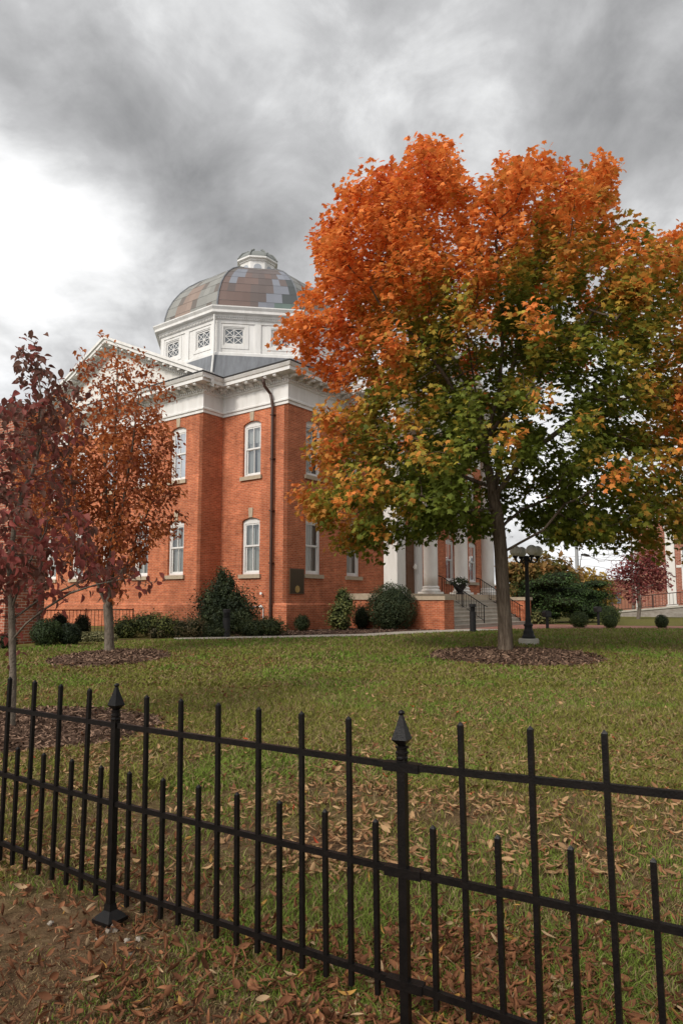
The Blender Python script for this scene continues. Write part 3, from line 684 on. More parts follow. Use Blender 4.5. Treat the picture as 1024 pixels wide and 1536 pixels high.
for u in (-3.5, -.6, 2.4, 5.4, 8.4, 11.4):
    b = MB(); b.box(-.05, .05, -.05, .05, 0, 1.15 if u > -1 else 1.35); b.build('post', bpy.data.materials['brown_rail'], rr, (u, .1, zr(u) - .1 if u > 0 else .42))
lowb = thing('brick_shop', 'low orange brick building far across the street behind the evergreens', 'building', (20, 96, .45))
b = MB(); b.box(0, 25, 0, 14, -.1, 3.4); b.box(15, 25, -.5, 13, -.1, 4.1); b.build('wall', M['orange_far'], lowb)
b = MB(); b.box(-.2, 14.99, -.3, 14.2, 3.4, 3.6); b.box(15, 25.2, -.7, 13.2, 4.1, 4.35); b.build('roof_edge', M['white2'], lowb)
for u in (2, 6, 10, 17, 21.5):
    b = MB(); b.box(0, 1.8, -.06 - (.5 if u > 14 else 0), -.003 - (.5 if u > 14 else 0), .9, 2.4); b.build('window', M['dwin'], lowb, (u, 0, 0))
# ------------------------------------------------------------------ paths and beds
edge = [gp(X, Y)[:2] for X, Y in ((262, 959.5), (320, 958.5), (430, 956.8), (560, 954), (638, 949.8), (700, 947), (760, 944.8))]
far_ = [e + np.array(d) for e, d in zip(edge, ((-.2, .7), (-.2, .8), (-.2, .85), (-.35, 1.2), (-.8, 1.3), (-1.0, 1.2), (-1.0, 1.0)))]
ribbon('path', edge, far_, M['concrete'], .012)
brick_pave = brick_mat('brick_paving', (.30, .13, .095), (.25, .10, .07), (.26, .19, .15), 1.0, .2, .1)
ribbon('brick_plaza', [far_[4] + (.15, -.2), far_[5], edge[6] + (-.2, .1), (8.6, 30.1), (10.2, 30.5), (12.3, 30.55), (15, 30.4), (30, 30.2)], [far_[4] + (.2, .7), (5.3, 30.6), (7.2, 33), (9.9, 36.2), (12, 35.4), (14, 33.7), (17, 33.1), (30, 32.9)], brick_pave, .008)
mulch_m = mat('mulch', (.050, .030, .020), .95, .05, (18, (.105, .066, .045), (1, 1, 1)), .9, 45)
RINGS = [(4.3, 17.1, 2.15, 2.3), (-5.55, 16.7, 1.35, 2.1), (-3.7, 8.45, 1.55, 1.35)]
def ring(name, cx, cy, rx, ry, seed):
    b = MB(); n = 48; r_ = random.Random(seed); ph = [r_.uniform(0, 6) for _ in range(4)]; rr = lambda a: 1 + .06 * math.sin(3 * a + ph[0]) + .05 * math.sin(5 * a + ph[1]) + .03 * math.sin(11 * a + ph[2])
    P = lambda a, s: (cx + rx * s * rr(a) * math.cos(a), cy + ry * s * rr(a) * math.sin(a))
    for i in range(n):
        a, c = 2 * math.pi * i / n, 2 * math.pi * (i + 1) / n
        for s0, s1 in ((0.02, .35), (.35, .7), (.7, .92), (.92, 1.0)):
            h = lambda s: .045 * (1 - s * s) ** .5 + (.012 if s < 1 else -.02)
            b.quad([(*p, float(gz2(np.array(p[0]), np.array(p[1]))) + h(s)) for p, s in ((P(a, s0), s0), (P(a, s1), s1), (P(c, s1), s1), (P(c, s0), s0))])
    return struct(b.build(name, mulch_m, smooth=True))
for i, q in enumerate(RINGS): ring('mulch_ring', *q, i)
wl = [tuple(bw(-.05, l)) for l in (3.9, 0)] ; 
ribbon('planting_bed', [far_[0] + (-6, -3.4), far_[0] + (-2.5, -1.2), far_[0], far_[1], far_[2], far_[3], far_[4] + (.1, 0)], [(-13, 26), tuple(bw(-1.3, 9)), tuple(bw(-1.25, 4.5)), tuple(bw(-.1, 3)), tuple(bw(0, 0)), tuple(bw(3.9, -.3)), tuple(bw(4.7, -4.75))], mulch_m, .004)
# ------------------------------------------------------------------ iron fence
FA, FB = np.array((-1.17, 3.64)), np.array((.2436, 2.75)); d0 = (FB - FA); d0 /= np.linalg.norm(d0); d2 = np.array((.838, -.546)); dl = -np.array((.862, -.507))
FN = thing('metal_fence', 'black iron picket fence with tall and short spikes crossing the foreground lawn', 'fence', (*FA, 0))
LEAN = -.012
def F(p): return (p[0] - FA[0], p[1] - FA[1])
def post_mesh():
    b = MB(); b.box(-.017, .017, -.017, .017, -.1, 1.05)
    return b.mesh('post', M['iron'])
def finial_mesh():
    b = MB(); b.box(-.0185, .0185, -.0185, .0185, 1.053, 1.063)
    b.lathe([(.018, 1.03), (.023, 1.036), (.023, 1.042), (.0195, 1.046), (.0195, 1.053), (.0255, 1.057), (.0255, 1.063), (.021, 1.066), (.021, 1.076), (.027, 1.079), (.027, 1.083), (.016, 1.086)], n=16)
    b.lathe([(.014, 1.085), (.0445, 1.111), (.039, 1.124), (.024, 1.160), (.013, 1.190), (.009, 1.203), (.006, 1.206)], n=4, a0=rad(45))
    b.lathe([(.006, 1.204), (.012, 1.207), (.0135, 1.213), (.011, 1.219), (.004, 1.223)], n=12)
    return b.mesh('finial', M['iron'])
def foot_mesh():
    b = MB(); b.lathe([(.088, .04), (.088, .058), (.034, .095), (.028, .125)], n=4, a0=rad(45)); return b.mesh('foot_plate', M['iron'])
pm_, fm_, ft_ = post_mesh(), finial_mesh(), foot_mesh()
for P, a in ((FA, math.atan2(d0[1], d0[0])), (FB, math.atan2(d0[1], d0[0]) + rad(4))):
    o = link('post', pm_, FN, (*F(P), 0), a + 0); o.rotation_euler[1] = LEAN * .6; link('finial', fm_, o); link('foot_plate', ft_, o, (0, 0, -.09 if P is FB else 0))
    for z in ((.205, .612, 1.006) if P is FB else ()):
        b = MB(); b.box(-.075, .075, -.021, .021, z - .017, z + .017); b.build('rail_clamp', M['iron'], o)
def picket_mesh(name, z0, z1):
    b = MB(); h = .0095; b.box(-h, h, -h, h, z0, z1 - .012)
    b.lathe([(h * 1.36, z1 - .012), (.0095, z1 - .008), (.002, z1)], n=4, a0=rad(45)); return b.mesh(name, M['iron'])
tall, short = picket_mesh('tall_picket', .135, 1.178), picket_mesh('short_picket', .135, .79)
def panel(o, d, n, sp, zl0, zl1, L, firstkind, rise=None):
    a = math.atan2(d[1], d[0])
    for k in range(3):
        za, zb = zl0[k], zl1[k]; b = MB(); h = .0125
        p0, p1 = o + d * .018, o + d * L; nn = np.array((-d[1], d[0])) * .0105
        for i0, (p, z) in enumerate(((p0, za), (p1, zb))):
            for q, zz in ((p - nn, z - h), (p + nn, z - h), (p + nn, z + h), (p - nn, z + h)): b.v.append((*F(q), zz))
        b.f += [(0, 1, 2, 3), (7, 6, 5, 4)] + [(i, i + 4, (i + 1) % 4 + 4, (i + 1) % 4) for i in range(4)]
        b.build('rail', M['iron'], FN)
    for i in range(1, n + 1):
        p = o + d * sp * i; t = i % 2 == (0 if firstkind == 's' else 1); lo = (zl1[0] - zl0[0]) * sp * i / L * .5 if rise is None else .012 + rise * sp * i
        q = link('tall_picket' if t else 'short_picket', tall if t else short, FN, (*F(p), lo), a + rad(rng.uniform(-2, 2))); q.rotation_euler[1] = LEAN + rng.uniform(-.004, .004)
Zm = (.207, .615, 1.008)
panel(FA, d0, 13, 1.67 / 14, Zm, Zm, 1.652, 's')
panel(FB, d2, 12, .1287, Zm, (.213, .652, 1.072), 1.66, 's', .042)
PC2 = FB + d2 * 1.67; o = link('post', pm_, FN, (*F(PC2), .06), math.atan2(d2[1], d2[0])); link('finial', fm_, o); link('foot_plate', ft_, o)
panel(PC2, d2, 9, .1287, (.213, .655, 1.078), (.22, .66, 1.085), 1.2, 's', .01)
panel(FA, dl, 16, .116, Zm, (.33, .68, 1.03), 2.0, 's')
# ------------------------------------------------------------------ lamp post, bollards, spot lamps, poles
lx = gp(792.5, 966); lp = thing('street_lamp', 'black lamp post with milky globe lamps standing on a concrete base behind the maple', 'street lamp', tuple(lx))
b = MB(); b.lathe([(.30, -.1), (.30, .13), (.27, .17)], n=24); b.build('base', M['pale'], lp)
b = MB(); b.lathe([(.20, .17), (.20, .23), (.17, .26), (.15, .34), (.16, .36), (.125, .42), (.115, .52), (.14, .55), (.14, .58), (.095, .62), (.085, .70), (.092, .73), (.075, .78), (.068, 1.2), (.055, 2.35), (.07, 2.38), (.07, 2.43), (.05, 2.48), (.09, 2.56), (.10, 2.62), (.05, 2.66)], n=16); b.build('post', M['blackp'], lp, smooth=True)
for k, a in enumerate((10, 100, 190, 280)):
    c, s = math.cos(rad(a)), math.sin(rad(a)); q = lambda r, z: (r * c, r * s, z)
    b = MB(); b.tube([q(.05, 2.58), q(.14, 2.48), q(.24, 2.44), q(.33, 2.50), q(.36, 2.60)], [.028, .026, .026, .03, .04], 8); b.lathe([(.05, 2.58), (.085, 2.62), (.08, 2.66)], .36 * c, .36 * s, 12); b.build('arm', M['blackp'], lp)
    b = MB(); b.lathe([(.165 * math.sin(t), 2.80 - .165 * math.cos(t)) for t in np.linspace(.35, math.pi - .02, 14)], .36 * c, .36 * s, 20); b.build('globe', M['globe'], lp, smooth=True)
def bollard(X, Y, y, h, label):
    p = at(X, Y, y); p[2] = float(gz(p[0], p[1])); o = thing('bollard', label, 'bollard', tuple(p), 0, 'dark path bollards')
    b = MB(); b.lathe([(.125, -.05), (.125, h - .30)], n=20); b.build('body', M['blackp'], o, smooth=False)
    b = MB(); b.lathe([(.095, h - .30), (.095, h - .12)], n=20)
    for z in (.28, .235, .19, .145): b.lathe([(.118, h - z), (.125, h - z + .012), (.10, h - z + .026)], n=20)
    b.build('louvre', M['blackp'], o); b = MB(); b.lathe([(.13, h - .12), (.13, h - .02), (.11, h)], n=20); b.build('cap', M['blackp'], o)
bollard(709, 948, 27.3, 1.10, 'dark round bollard in front of the porch steps')
bollard(339.5, 954, 23.6, .95, 'dark round bollard in front of the tall shrub at the brick wall')
def spotlamp(X, Y, y, h, label):
    p = at(X, Y, y); p[2] = float(gz(p[0], p[1])); o = thing('ground_spotlight', label, 'spotlight', tuple(p), rad(20), 'spotlights beside the brick path')
    b = MB(); b.box(-.05, .05, -.04, .04, -.1, h - .2); b.build('stake', M['blackp'], o)
    b = MB(); b.prism([(-.14, h - .2), (.14, h - .2), (.18, h), (.09, h + .09), (-.09, h + .09), (-.18, h)], -.1, .15); b.build('head', M['blackp'], o)
    b = MB(); b.box(-.12, .12, -.115, -.102, h - .16, h + .04); b.build('lens', M['gutter'], o)
spotlamp(820.5, 943, 30.3, .70, 'black ground spotlight on a stake beside the left end of the brick path')
spotlamp(897, 937, 35, .85, 'black ground spotlight on a stake between the evergreens and the clipped balls')
p = at(866.5, 900, 72); up = thing('utility_pole', 'tall pale utility pole rising behind the evergreens', 'pole', (p[0], p[1], .45))
b = MB(); b.lathe([(.24, -.2), (.15, 11.4)], n=10); b.build('shaft', M['steel'], up); b = MB(); b.box(-1.1, 1.1, -.06, .06, 10.3, 10.45); b.build('crossarm', M['steel'], up)
p = at(877, 900, 66); sl_ = thing('road_lamp', 'far road lamp on a thin mast with a dark flat head', 'street lamp', (p[0], p[1], .45))
b = MB(); b.tube([(-.35, 0, 0), (-.35, 0, 5.0), (-.2, 0, 5.6)], [.07, .05, .045], 6); b.build('mast', M['steel'], sl_)
b = MB(); b.tube([(-.25, 0, 5.68), (.1, 0, 5.7), (.45, 0, 5.6), (.62, 0, 5.52)], [.09, .13, .12, .05], 8); b.build('lamp_head', M['gutter'], sl_)
wr = MB(); A_, B_ = at(770, 838, 75), at(1000, 822, 68)
for dz in (0, .35): wr.tube([A_ + (B_ - A_) * t + np.array((0, 0, -.6 * math.sin(math.pi * t) + dz)) for t in np.linspace(0, 1, 12)], .018, 4)
o = wr.build('overhead_wire', M['gutter']); tag(o, 'thin overhead wires strung past the utility pole', 'wire')
b = MB(); rl = thing('area_railing', 'black iron area railing behind the clipped round shrubs at the left', 'railing', (-10.3, 23.2, .4), rad(28))
b.tube([(0, 0, .95), (3.2, 0, .95)], .02, 5); b.tube([(0, 0, .12), (3.2, 0, .12)], .016, 5); b.build('rail', M['iron'], rl)
m_ = MB(); m_.tube([(0, 0, 0), (0, 0, .95)], .011, 4); bar = m_.mesh('bar', M['iron'])
for i in range(28): link('bar', bar, rl, (i * .1185, 0, 0))
b = MB()
for u in (0, 1.6, 3.2): b.tube([(u, 0, -.1), (u, 0, 1.0)], .024, 5)
b.build('post', M['iron'], rl)
# pebbles by the fence post
def pebble(x, y, r, label, sq):
    bm = bmesh.new(); bmesh.ops.create_icosphere(bm, subdivisions=2, radius=1)
    for v in bm.verts: n = 1 + .18 * math.sin(5 * v.co.x + r * 90) + .13 * math.sin(7 * v.co.y + 3 * v.co.z); v.co = Vector((v.co.x * r * n, v.co.y * r * .75 * n, v.co.z * r * sq * n))
    me = bpy.data.meshes.new('pebble'); bm.to_mesh(me); bm.free(); me.materials.append(M['pebble']); o = link('pebble', me, None, (x, y, float(gz2(np.array(x), np.array(y))) + r * sq * .35), r * 40); tag(o, label, 'stone', 'pale stones by the fence foot')
M['pebble'] = mat('pale_pebble', (.34, .30, .25), .85, .2, (40, (.24, .20, .16), (1, 1, 1)))
for X, Y, r, l, q in ((168, 1398, .045, 'pale block of stone under the left fence post foot', .8), (190, 1417, .019, 'round pale pebble just below the fence post foot', .6), (210, 1414, .026, 'flat tan stone right of the fence post foot', .45), (148, 1413, .018, 'grey pebble left of the fence post foot', .5), (76, 1391, .017, 'pale pebble out on the bare ground left of the fence foot', .7), (195, 1432, .02, 'brown pebble lowest by the fence post foot', .5)):
    g_ = gp(X, Y); pebble(float(g_[0]), float(g_[1]), r, l, q)
# ------------------------------------------------------------------ trees
def colonize(paths, attr, step, infl, kill, iters=120, jitter=.15, sub=True):
    pos, par = [], []
    for i, pth in enumerate(paths):
        pth = [np.asarray(p, float) for p in pth]
        if i == 0: prev = -1; s = 0
        else: prev = int(np.argmin(np.linalg.norm(np.array(pos) - pth[0], axis=1))); s = 1
        last = pth[0] if prev < 0 else np.array(pos[prev])
        if prev < 0: pos.append(last); par.append(-1); prev = 0
        for q in pth[1:] if prev >= 0 else pth:
            n = max(1, int(round(np.linalg.norm(q - last) / step)))
            for k in range(1, n + 1): pos.append(last + (q - last) * k / n); par.append(prev); prev = len(pos) - 1
            last = q
    A = np.array(attr); P = np.array(pos); alive = np.ones(len(A), bool)
    D = np.linalg.norm(A[:, None] - P[None], axis=2); nn = D.argmin(1); nd = D.min(1)
    for it in range(iters):
        act = alive & (nd < infl)
        if not act.any():
            if not alive.any() or it > 60: break
            infl *= 1.4; continue
        ids, inv = np.unique(nn[act], return_inverse=True); dv = nrm(A[act] - P[nn[act]]); acc = np.zeros((len(ids), 3)); np.add.at(acc, inv, dv)
        dirs = nrm(nrm(acc) + rng.normal(size=acc.shape) * jitter); new = P[ids] + dirs * step
        base = len(P); P = np.concatenate([P, new]); par += list(ids)
        Dn = np.linalg.norm(A[:, None] - new[None], axis=2); k = Dn.argmin(1); m = Dn.min(1); up_ = m < nd
        nn = np.where(up_, base + k, nn); nd = np.where(up_, m, nd); alive &= nd > kill
        if len(P) > 9000: break
    return P, np.array(par)
def radii(par, tip, root):
    n = len(par)
    def go(e):
        s = np.zeros(n); r = np.zeros(n)
        for i in range(n - 1, -1, -1):
            r[i] = (s[i] ** (1 / e)) if s[i] > 0 else tip
            if par[i] >= 0: s[par[i]] += r[i] ** e
        return r
    lo, hi = 1.2, 5.0
    for _ in range(30):
        m = (lo + hi) / 2
        if go(m)[0] > root: lo = m
        else: hi = m
    return go(hi)
def wood(P, par, r, sides=(9, 6, 4), flare=0.0):
    n = len(P); kids = [[] for _ in range(n)]
    for i, p in enumerate(par):
        if p >= 0: kids[p].append(i)
    V, Q4 = [], []
    dirs = np.zeros((n, 3))
    for i in range(n):
        dirs[i] = P[i] - P[par[i]] if par[i] >= 0 else (P[kids[i][0]] - P[i])
    dirs = nrm(dirs); ringof = {}
    def ringv(i, d, rr, s):
        u = np.cross(d, (0.13, .97, .21)); u /= np.linalg.norm(u); w = np.cross(d, u); a = np.arange(s) * 2 * math.pi / s
        o = sum(len(x) for x in ()) ; st = ring_count[0]; ring_count[0] += s
        wob = 1 + (.07 * np.sin(a * 3 + i * .35) if s == 9 else 0)
        V.append(P[i] + rr * ((np.cos(a) * wob)[:, None] * u + (np.sin(a) * wob)[:, None] * w)); return st
    ring_count = [0]
    stack = [(0, None)]
    while stack:
        i, _ = stack.pop()
        # follow the main child chain from i
        chain = [i]
        while kids[chain[-1]]:
            c = max(kids[chain[-1]], key=lambda k: r[k])
            for k in kids[chain[-1]]:
                if k != c: stack.append((k, chain[-1]))
            chain.append(c)
        full = ([par[i]] if par[i] >= 0 else []) + chain
        if len(full) < 2: continue
        r0 = r[chain[0]]; s = sides[0] if r0 > .06 else sides[1] if r0 > .02 else sides[2]
        prev = None
        for j, nd_ in enumerate(full):
            rr = min(r[nd_], r0 * 1.15) if j == 0 and par[i] >= 0 else r[nd_]
            d = dirs[full[min(j + 1, len(full) - 1)]] + dirs[nd_] if not (j == 0 and par[i] >= 0) else dirs[chain[0]]
            st = ringv(nd_, d / np.linalg.norm(d), rr, s)
            if prev is not None:
                k = np.arange(s); Q4.append(np.stack([prev + k, prev + (k + 1) % s, st + (k + 1) % s, st + k], 1))
            prev = st
    return np.concatenate(V), [np.concatenate(Q4)]
def proj(p):
    d = p[1] * _c + (p[2] - EYE) * _s; return 512 + 1024 * p[0] / d, 797 - 1024 * (-p[1] * _s + (p[2] - EYE) * _c) / d
def disc_attr(discs, n, yc, thick, cx, halfw, ymul=1.0):
    """points filling a crown: outline discs (px at the trunk's distance), rounded in depth"""
    w = np.array([d[2] ** 1.6 for d in discs], float); w /= w.sum(); out = []
    D = np.array([d[:3] for d in discs], float)
    while len(out) < n:
        d = discs[rng.choice(len(discs), p=w)]; a = rng.uniform(0, 2 * math.pi); q = d[2] * math.sqrt(rng.uniform())
        X, Y = d[0] + q * math.cos(a), d[1] + q * math.sin(a) * ymul
        # depth allowed here = how far inside the outline
        ins = np.max(D[:, 2] - np.hypot(D[:, 0] - X, (D[:, 1] - Y) / ymul)); e = math.sqrt(max(0, 1 - ((X - cx) / halfw) ** 2))
        T = thick * (.25 + .75 * e) * min(1, .25 + ins / 60)
        p = at(X, Y, yc); p[1] += rng.uniform(-1, 1) * T
        u, v = proj(p)
        if np.any(np.hypot(D[:, 0] - u, (D[:, 1] - v) / ymul) < D[:, 2]): out.append(p)
    return np.array(out)
LEAF_MAPLE = [(0, 0, .0), (.16, .03, .02), (.45, -.02, -.05), (.30, .22, .03), (.58, .40, -.10), (.40, .46, -.02), (.42, .62, -.06), (.22, .58, .03), (0, 1.0, -.14), (-.22, .58, .03), (-.42, .62, -.06), (-.40, .46, -.02), (-.58, .40, -.10), (-.30, .22, .03), (-.45, -.02, -.05), (-.16, .03, .02)]
F_MAPLE = [[(15, 0, 1)], [(1, 2, 3), (13, 14, 15), (3, 4, 5), (5, 6, 7), (11, 12, 13), (9, 10, 11), (7, 8, 9)], [(1, 3, 13, 15), (3, 5, 11, 13), (5, 7, 9, 11)]]
def oval(n=4, w=.28, fold=.10, bend=.25):
    V, F_ = [], []
    for i in range(n + 1):
        t = i / n; ww = w * math.sin(math.pi * min(.999, t ** .8)) + .004; z = -bend * t * t
        V += [(-ww, t, z + fold * ww / w), (0, t, z), (ww, t, z + fold * ww / w)]
    for i in range(n):
        for k in (0, 1): a = i * 3 + k; F_.append((a, a + 1, a + 4, a + 3))
    return V, [F_]
def leaves(P, nodes, per, spread, size, colf, tv, tf, outward, upw=.5, down=.5, rnd=.7):
    idx = np.repeat(nodes, per); N = len(idx); pos = P[idx] + np.clip(rng.normal(size=(N, 3)), -1.5, 1.5) * spread
    out = nrm(pos - outward); nrmv = np.array((0, 0, 1.)) * upw + out * .45 + rng.normal(size=(N, 3)) * rnd
    tip = out * .5 + np.array((0, 0, -1.)) * down + rng.normal(size=(N, 3)) * .55
    Rm = frames(nrmv, tip); sc = rng.uniform(size[0], size[1], N)
    return scatter(tv, tf, pos, Rm, sc, colf(pos, idx))
def lerp(a, b, t): return np.asarray(a) * (1 - t[:, None]) + np.asarray(b) * t[:, None]
def ss(a, b, x): t = np.clip((x - a) / (b - a), 0, 1); return t * t * (3 - 2 * t)
def make_tree(name, label, base, P, par, r, bark, crown=None, sides=(9, 6, 4), cat='tree', group=None):
    t = thing(name, label, cat, tuple(base), 0, group); V, G = wood(P, par, r, sides); link('trunk', np_mesh('trunk', V - np.asarray(base), G, bark, smooth=True), t)
    if crown is not None: V, G, C = crown; link('crown', np_mesh('crown', V - np.asarray(base), G, M['leaf'], C), t)
    return t
def build_maple():
    Y0 = 18.3; b0 = gp(758, 978); q = lambda X, Y, dy=0: at(X, Y, Y0) + np.array((0, dy, 0)); Y0 = b0[1]
    base = b0 - np.array((0, 0, .12))
    discs = [(655, 222, 28), (650, 262, 42), (608, 290, 62), (640, 360, 105), (545, 350, 72), (500, 350, 40), (530, 300, 30), (775, 262, 46), (820, 275, 48), (800, 365, 95), (875, 335, 66), (970, 375, 36), (905, 245, 22), (880, 262, 22), (600, 440, 120), (520, 450, 72), (440, 498, 34), (480, 512, 45),
             (740, 460, 150), (880, 440, 115), (975, 420, 80), (1030, 395, 55), (640, 570, 125), (560, 590, 60), (790, 590, 150), (930, 580, 120), (1040, 560, 110), (500, 660, 45), (545, 690, 70), (480, 745, 42), (520, 765, 55), (545, 815, 28), (600, 730, 85), (690, 740, 75), (650, 790, 30), (730, 800, 25),
             (800, 765, 34), (835, 775, 34), (885, 785, 40), (935, 780, 45), (690, 690, 60), (850, 735, 75), (900, 720, 80), (990, 700, 100), (850, 790, 32), (980, 790, 50), (1060, 720, 90), (1020, 815, 28)]
    A = disc_attr(discs, 3600, Y0, 4.6, 745, 360)
    keep = np.linalg.norm((A - np.array((4.2, Y0, 4.2))) / (1.6, 1.6, 1.5), axis=1) > 1; A = A[keep]
    trunk = [base, q(757, 930), q(754, 880), q(751, 830), q(746, 780), q(738, 730, .1), q(728, 670, .2), q(716, 600, .1), q(704, 530), q(694, 460, -.1)]
    limbs = [[q(751, 826), q(775, 815, -.5), q(800, 800, -.9), q(825, 765, -1.2)], [q(748, 800), q(765, 780, .4), q(795, 758, .8), q(850, 735, 1.0)], [q(744, 765), q(705, 772, -.8), q(665, 775, -1.4), q(620, 760, -1.9)],
             [q(740, 740), q(780, 690, -.4), q(840, 645, -.6), q(880, 610, -.8)], [q(740, 740), q(760, 660, .5), q(775, 560, .9), q(800, 450, 1.1)], [q(733, 700), q(700, 650, -.6), q(660, 590, -1.2), q(620, 540, -1.5)], [q(728, 670), q(742, 590, -.5), q(745, 500, -.8), q(735, 420, -.8)],
             [q(716, 600), q(680, 520, .6), q(640, 460, 1.0), q(600, 420, 1.3)], [q(738, 730), q(770, 740, 1.2), q(800, 720, 2.2)], [q(738, 730), q(700, 700, 1.2), q(660, 680, 2.0)], [q(725, 650), q(770, 600, -1.2), q(830, 540, -2.0)]]
    P, par = colonize([trunk] + limbs, A, .30, 1.7, .42, 140)
    r = radii(par, .006, .178)
    r[:4] *= np.array((1.22, 1.10, 1.04, 1.0))
    kids = np.bincount(par[par >= 0], minlength=len(P)); tips = np.where((r < .022))[0]; tips = tips[tips > 60]
    void = vnoise(P[tips, 0] * 1.0 + 30 + P[tips, 1] * .8, P[tips, 2] * 1.2 + 30 - P[tips, 1] * .5, .95, 81) + rng.normal(size=len(tips)) * .06; tips = tips[(void > .335) | (P[tips, 2] > 11) | ((P[tips, 0] < 2.6) & (void > .24))]
    c = np.array((4.3, Y0, 7.2)); cl = rng.normal(size=len(P))
    def colf(p, idx):
        rel = (p - c) / (5.4, 4.6, 6.6); d = np.linalg.norm(rel, axis=1)
        w = d * .95 + .42 * rel[:, 2] - .16 * rel[:, 0] + .10 * cl[idx] + rng.normal(size=len(p)) * .10 + (vnoise(p[:, 0] + 40, p[:, 2] + 40 + p[:, 1] * .5, .7, 9) - .5) * .55
        t = ss(.42, 1.22, w)
        g = lerp((.155, .195, .030), (.40, .33, .052), ss(.0, .36, t)); o = lerp(g, (.56, .25, .05), ss(.28, .62, t)); o = lerp(o, (.74, .24, .055), ss(.62, .95, t))
        red = ss(.62, .86, vnoise(p[:, 0] + 90, p[:, 2] + 20, .9, 21)) * t; o = lerp(o, (.62, .10, .045), red * .45)
        return o * rng.uniform(.75, 1.25, (len(p), 1))
    cr = leaves(P, tips, 33, .175, (.105, .17), colf, LEAF_MAPLE, F_MAPLE, np.array((4.3, Y0, 4.5)), .75, .45, .55)
    print('maple nodes', len(P), 'tips', len(tips), 'leaves', len(tips) * 33)
    make_tree('maple_tree', 'large maple with orange and green autumn leaves on a thick grey trunk', base, P, par, r, M['bark'], cr)
build_maple()
def build_rust():
    b0 = gp(165, 979); Y0 = b0[1]; base = b0 - np.array((0, 0, .1)); q = lambda X, Y, dy=0: at(X, Y, Y0) + np.array((0, dy, 0))
    discs = [(172, 700, 72), (120, 665, 62), (100, 735, 55), (205, 650, 52), (235, 632, 22), (190, 580, 46), (178, 535, 20), (150, 580, 40), (225, 715, 40), (250, 690, 18), (215, 790, 36), (255, 800, 14), (130, 800, 60), (170, 830, 45), (70, 700, 50), (90, 620, 30), (240, 600, 14), (135, 545, 12), (75, 760, 40), (70, 660, 40), (245, 740, 24), (255, 660, 18), (200, 830, 26)]
    A = disc_attr(discs, 1800, Y0, 2.1, 165, 140)
    bare = [at(X, Y, Y0) + np.array((0, rng.uniform(-.8, .8), 0)) for X, Y in [(105 + 10 * k + 4 * (k % 3), 505 + 8 * ((k * 7) % 9)) for k in range(7)] + [(225, 540), (240, 555), (262, 590), (265, 740), (280, 745), (275, 775), (205, 520), (214, 545)]]
    A = np.concatenate([A, np.array(bare)])
    trunk = [base, q(164, 940), q(162, 910), q(166, 870), q(170, 800), q(172, 730), q(173, 650), q(176, 570), q(178, 520)]
    limbs = [[q(162, 910), q(154, 885, -.2), q(150, 850, -.3), q(135, 790, -.4), q(118, 720, -.5), (q(112, 640, -.5))], [q(164, 890), q(182, 860, .2), q(200, 800, .4), (q(225, 740, .5))], [q(168, 850), q(190, 760, -.3), q(205, 680, -.4), q(215, 600, -.4)], [q(167, 840), q(150, 740, .5), q(142, 640, .7), q(135, 560, .8)], [q(163, 905), q(175, 890, -.1), q(190, 880, -.5)]]
    P, par = colonize([trunk] + limbs, A, .22, 1.1, .32, 120); r = radii(par, .004, .125); r[:2] *= (1.3, 1.12)
    tips = np.where(r < .012)[0]; tips = tips[tips > 40]
    Z = P[tips][:, 2]; hi = (Z - 5.5) / 3; keep = rng.uniform(size=len(tips)) > np.clip(.05 + hi * .5, 0, .7); tips = tips[keep]
    cl = rng.normal(size=len(P))
    def colf(p, idx):
        t = ss(-.8, 1.2, cl[idx] * .6 + (p[:, 2] - 4) * .12 + rng.normal(size=len(p)) * .3); o = lerp((.27, .075, .034), (.55, .19, .062), t); y = ss(.7, .9, vnoise(p[:, 0] + 70, p[:, 2] + 11, .8, 31)) * (p[:, 2] < 5); return lerp(o, (.26, .13, .03), y) * rng.uniform(.7, 1.25, (len(p), 1))
    tv, tf = oval(3, .27, .10, .35); cr = leaves(P, tips, 14, .14, (.10, .16), colf, tv, tf, np.array((P[5][0], Y0, 3.0)), .5, .9, .7)
    print('rust', len(P), len(tips) * 7)
    make_tree('rust_leaved_tree', 'slim tree with sparse rust red leaves and bare twigs before the left wing', base, P, par, r, M['bark2'], cr)
build_rust()
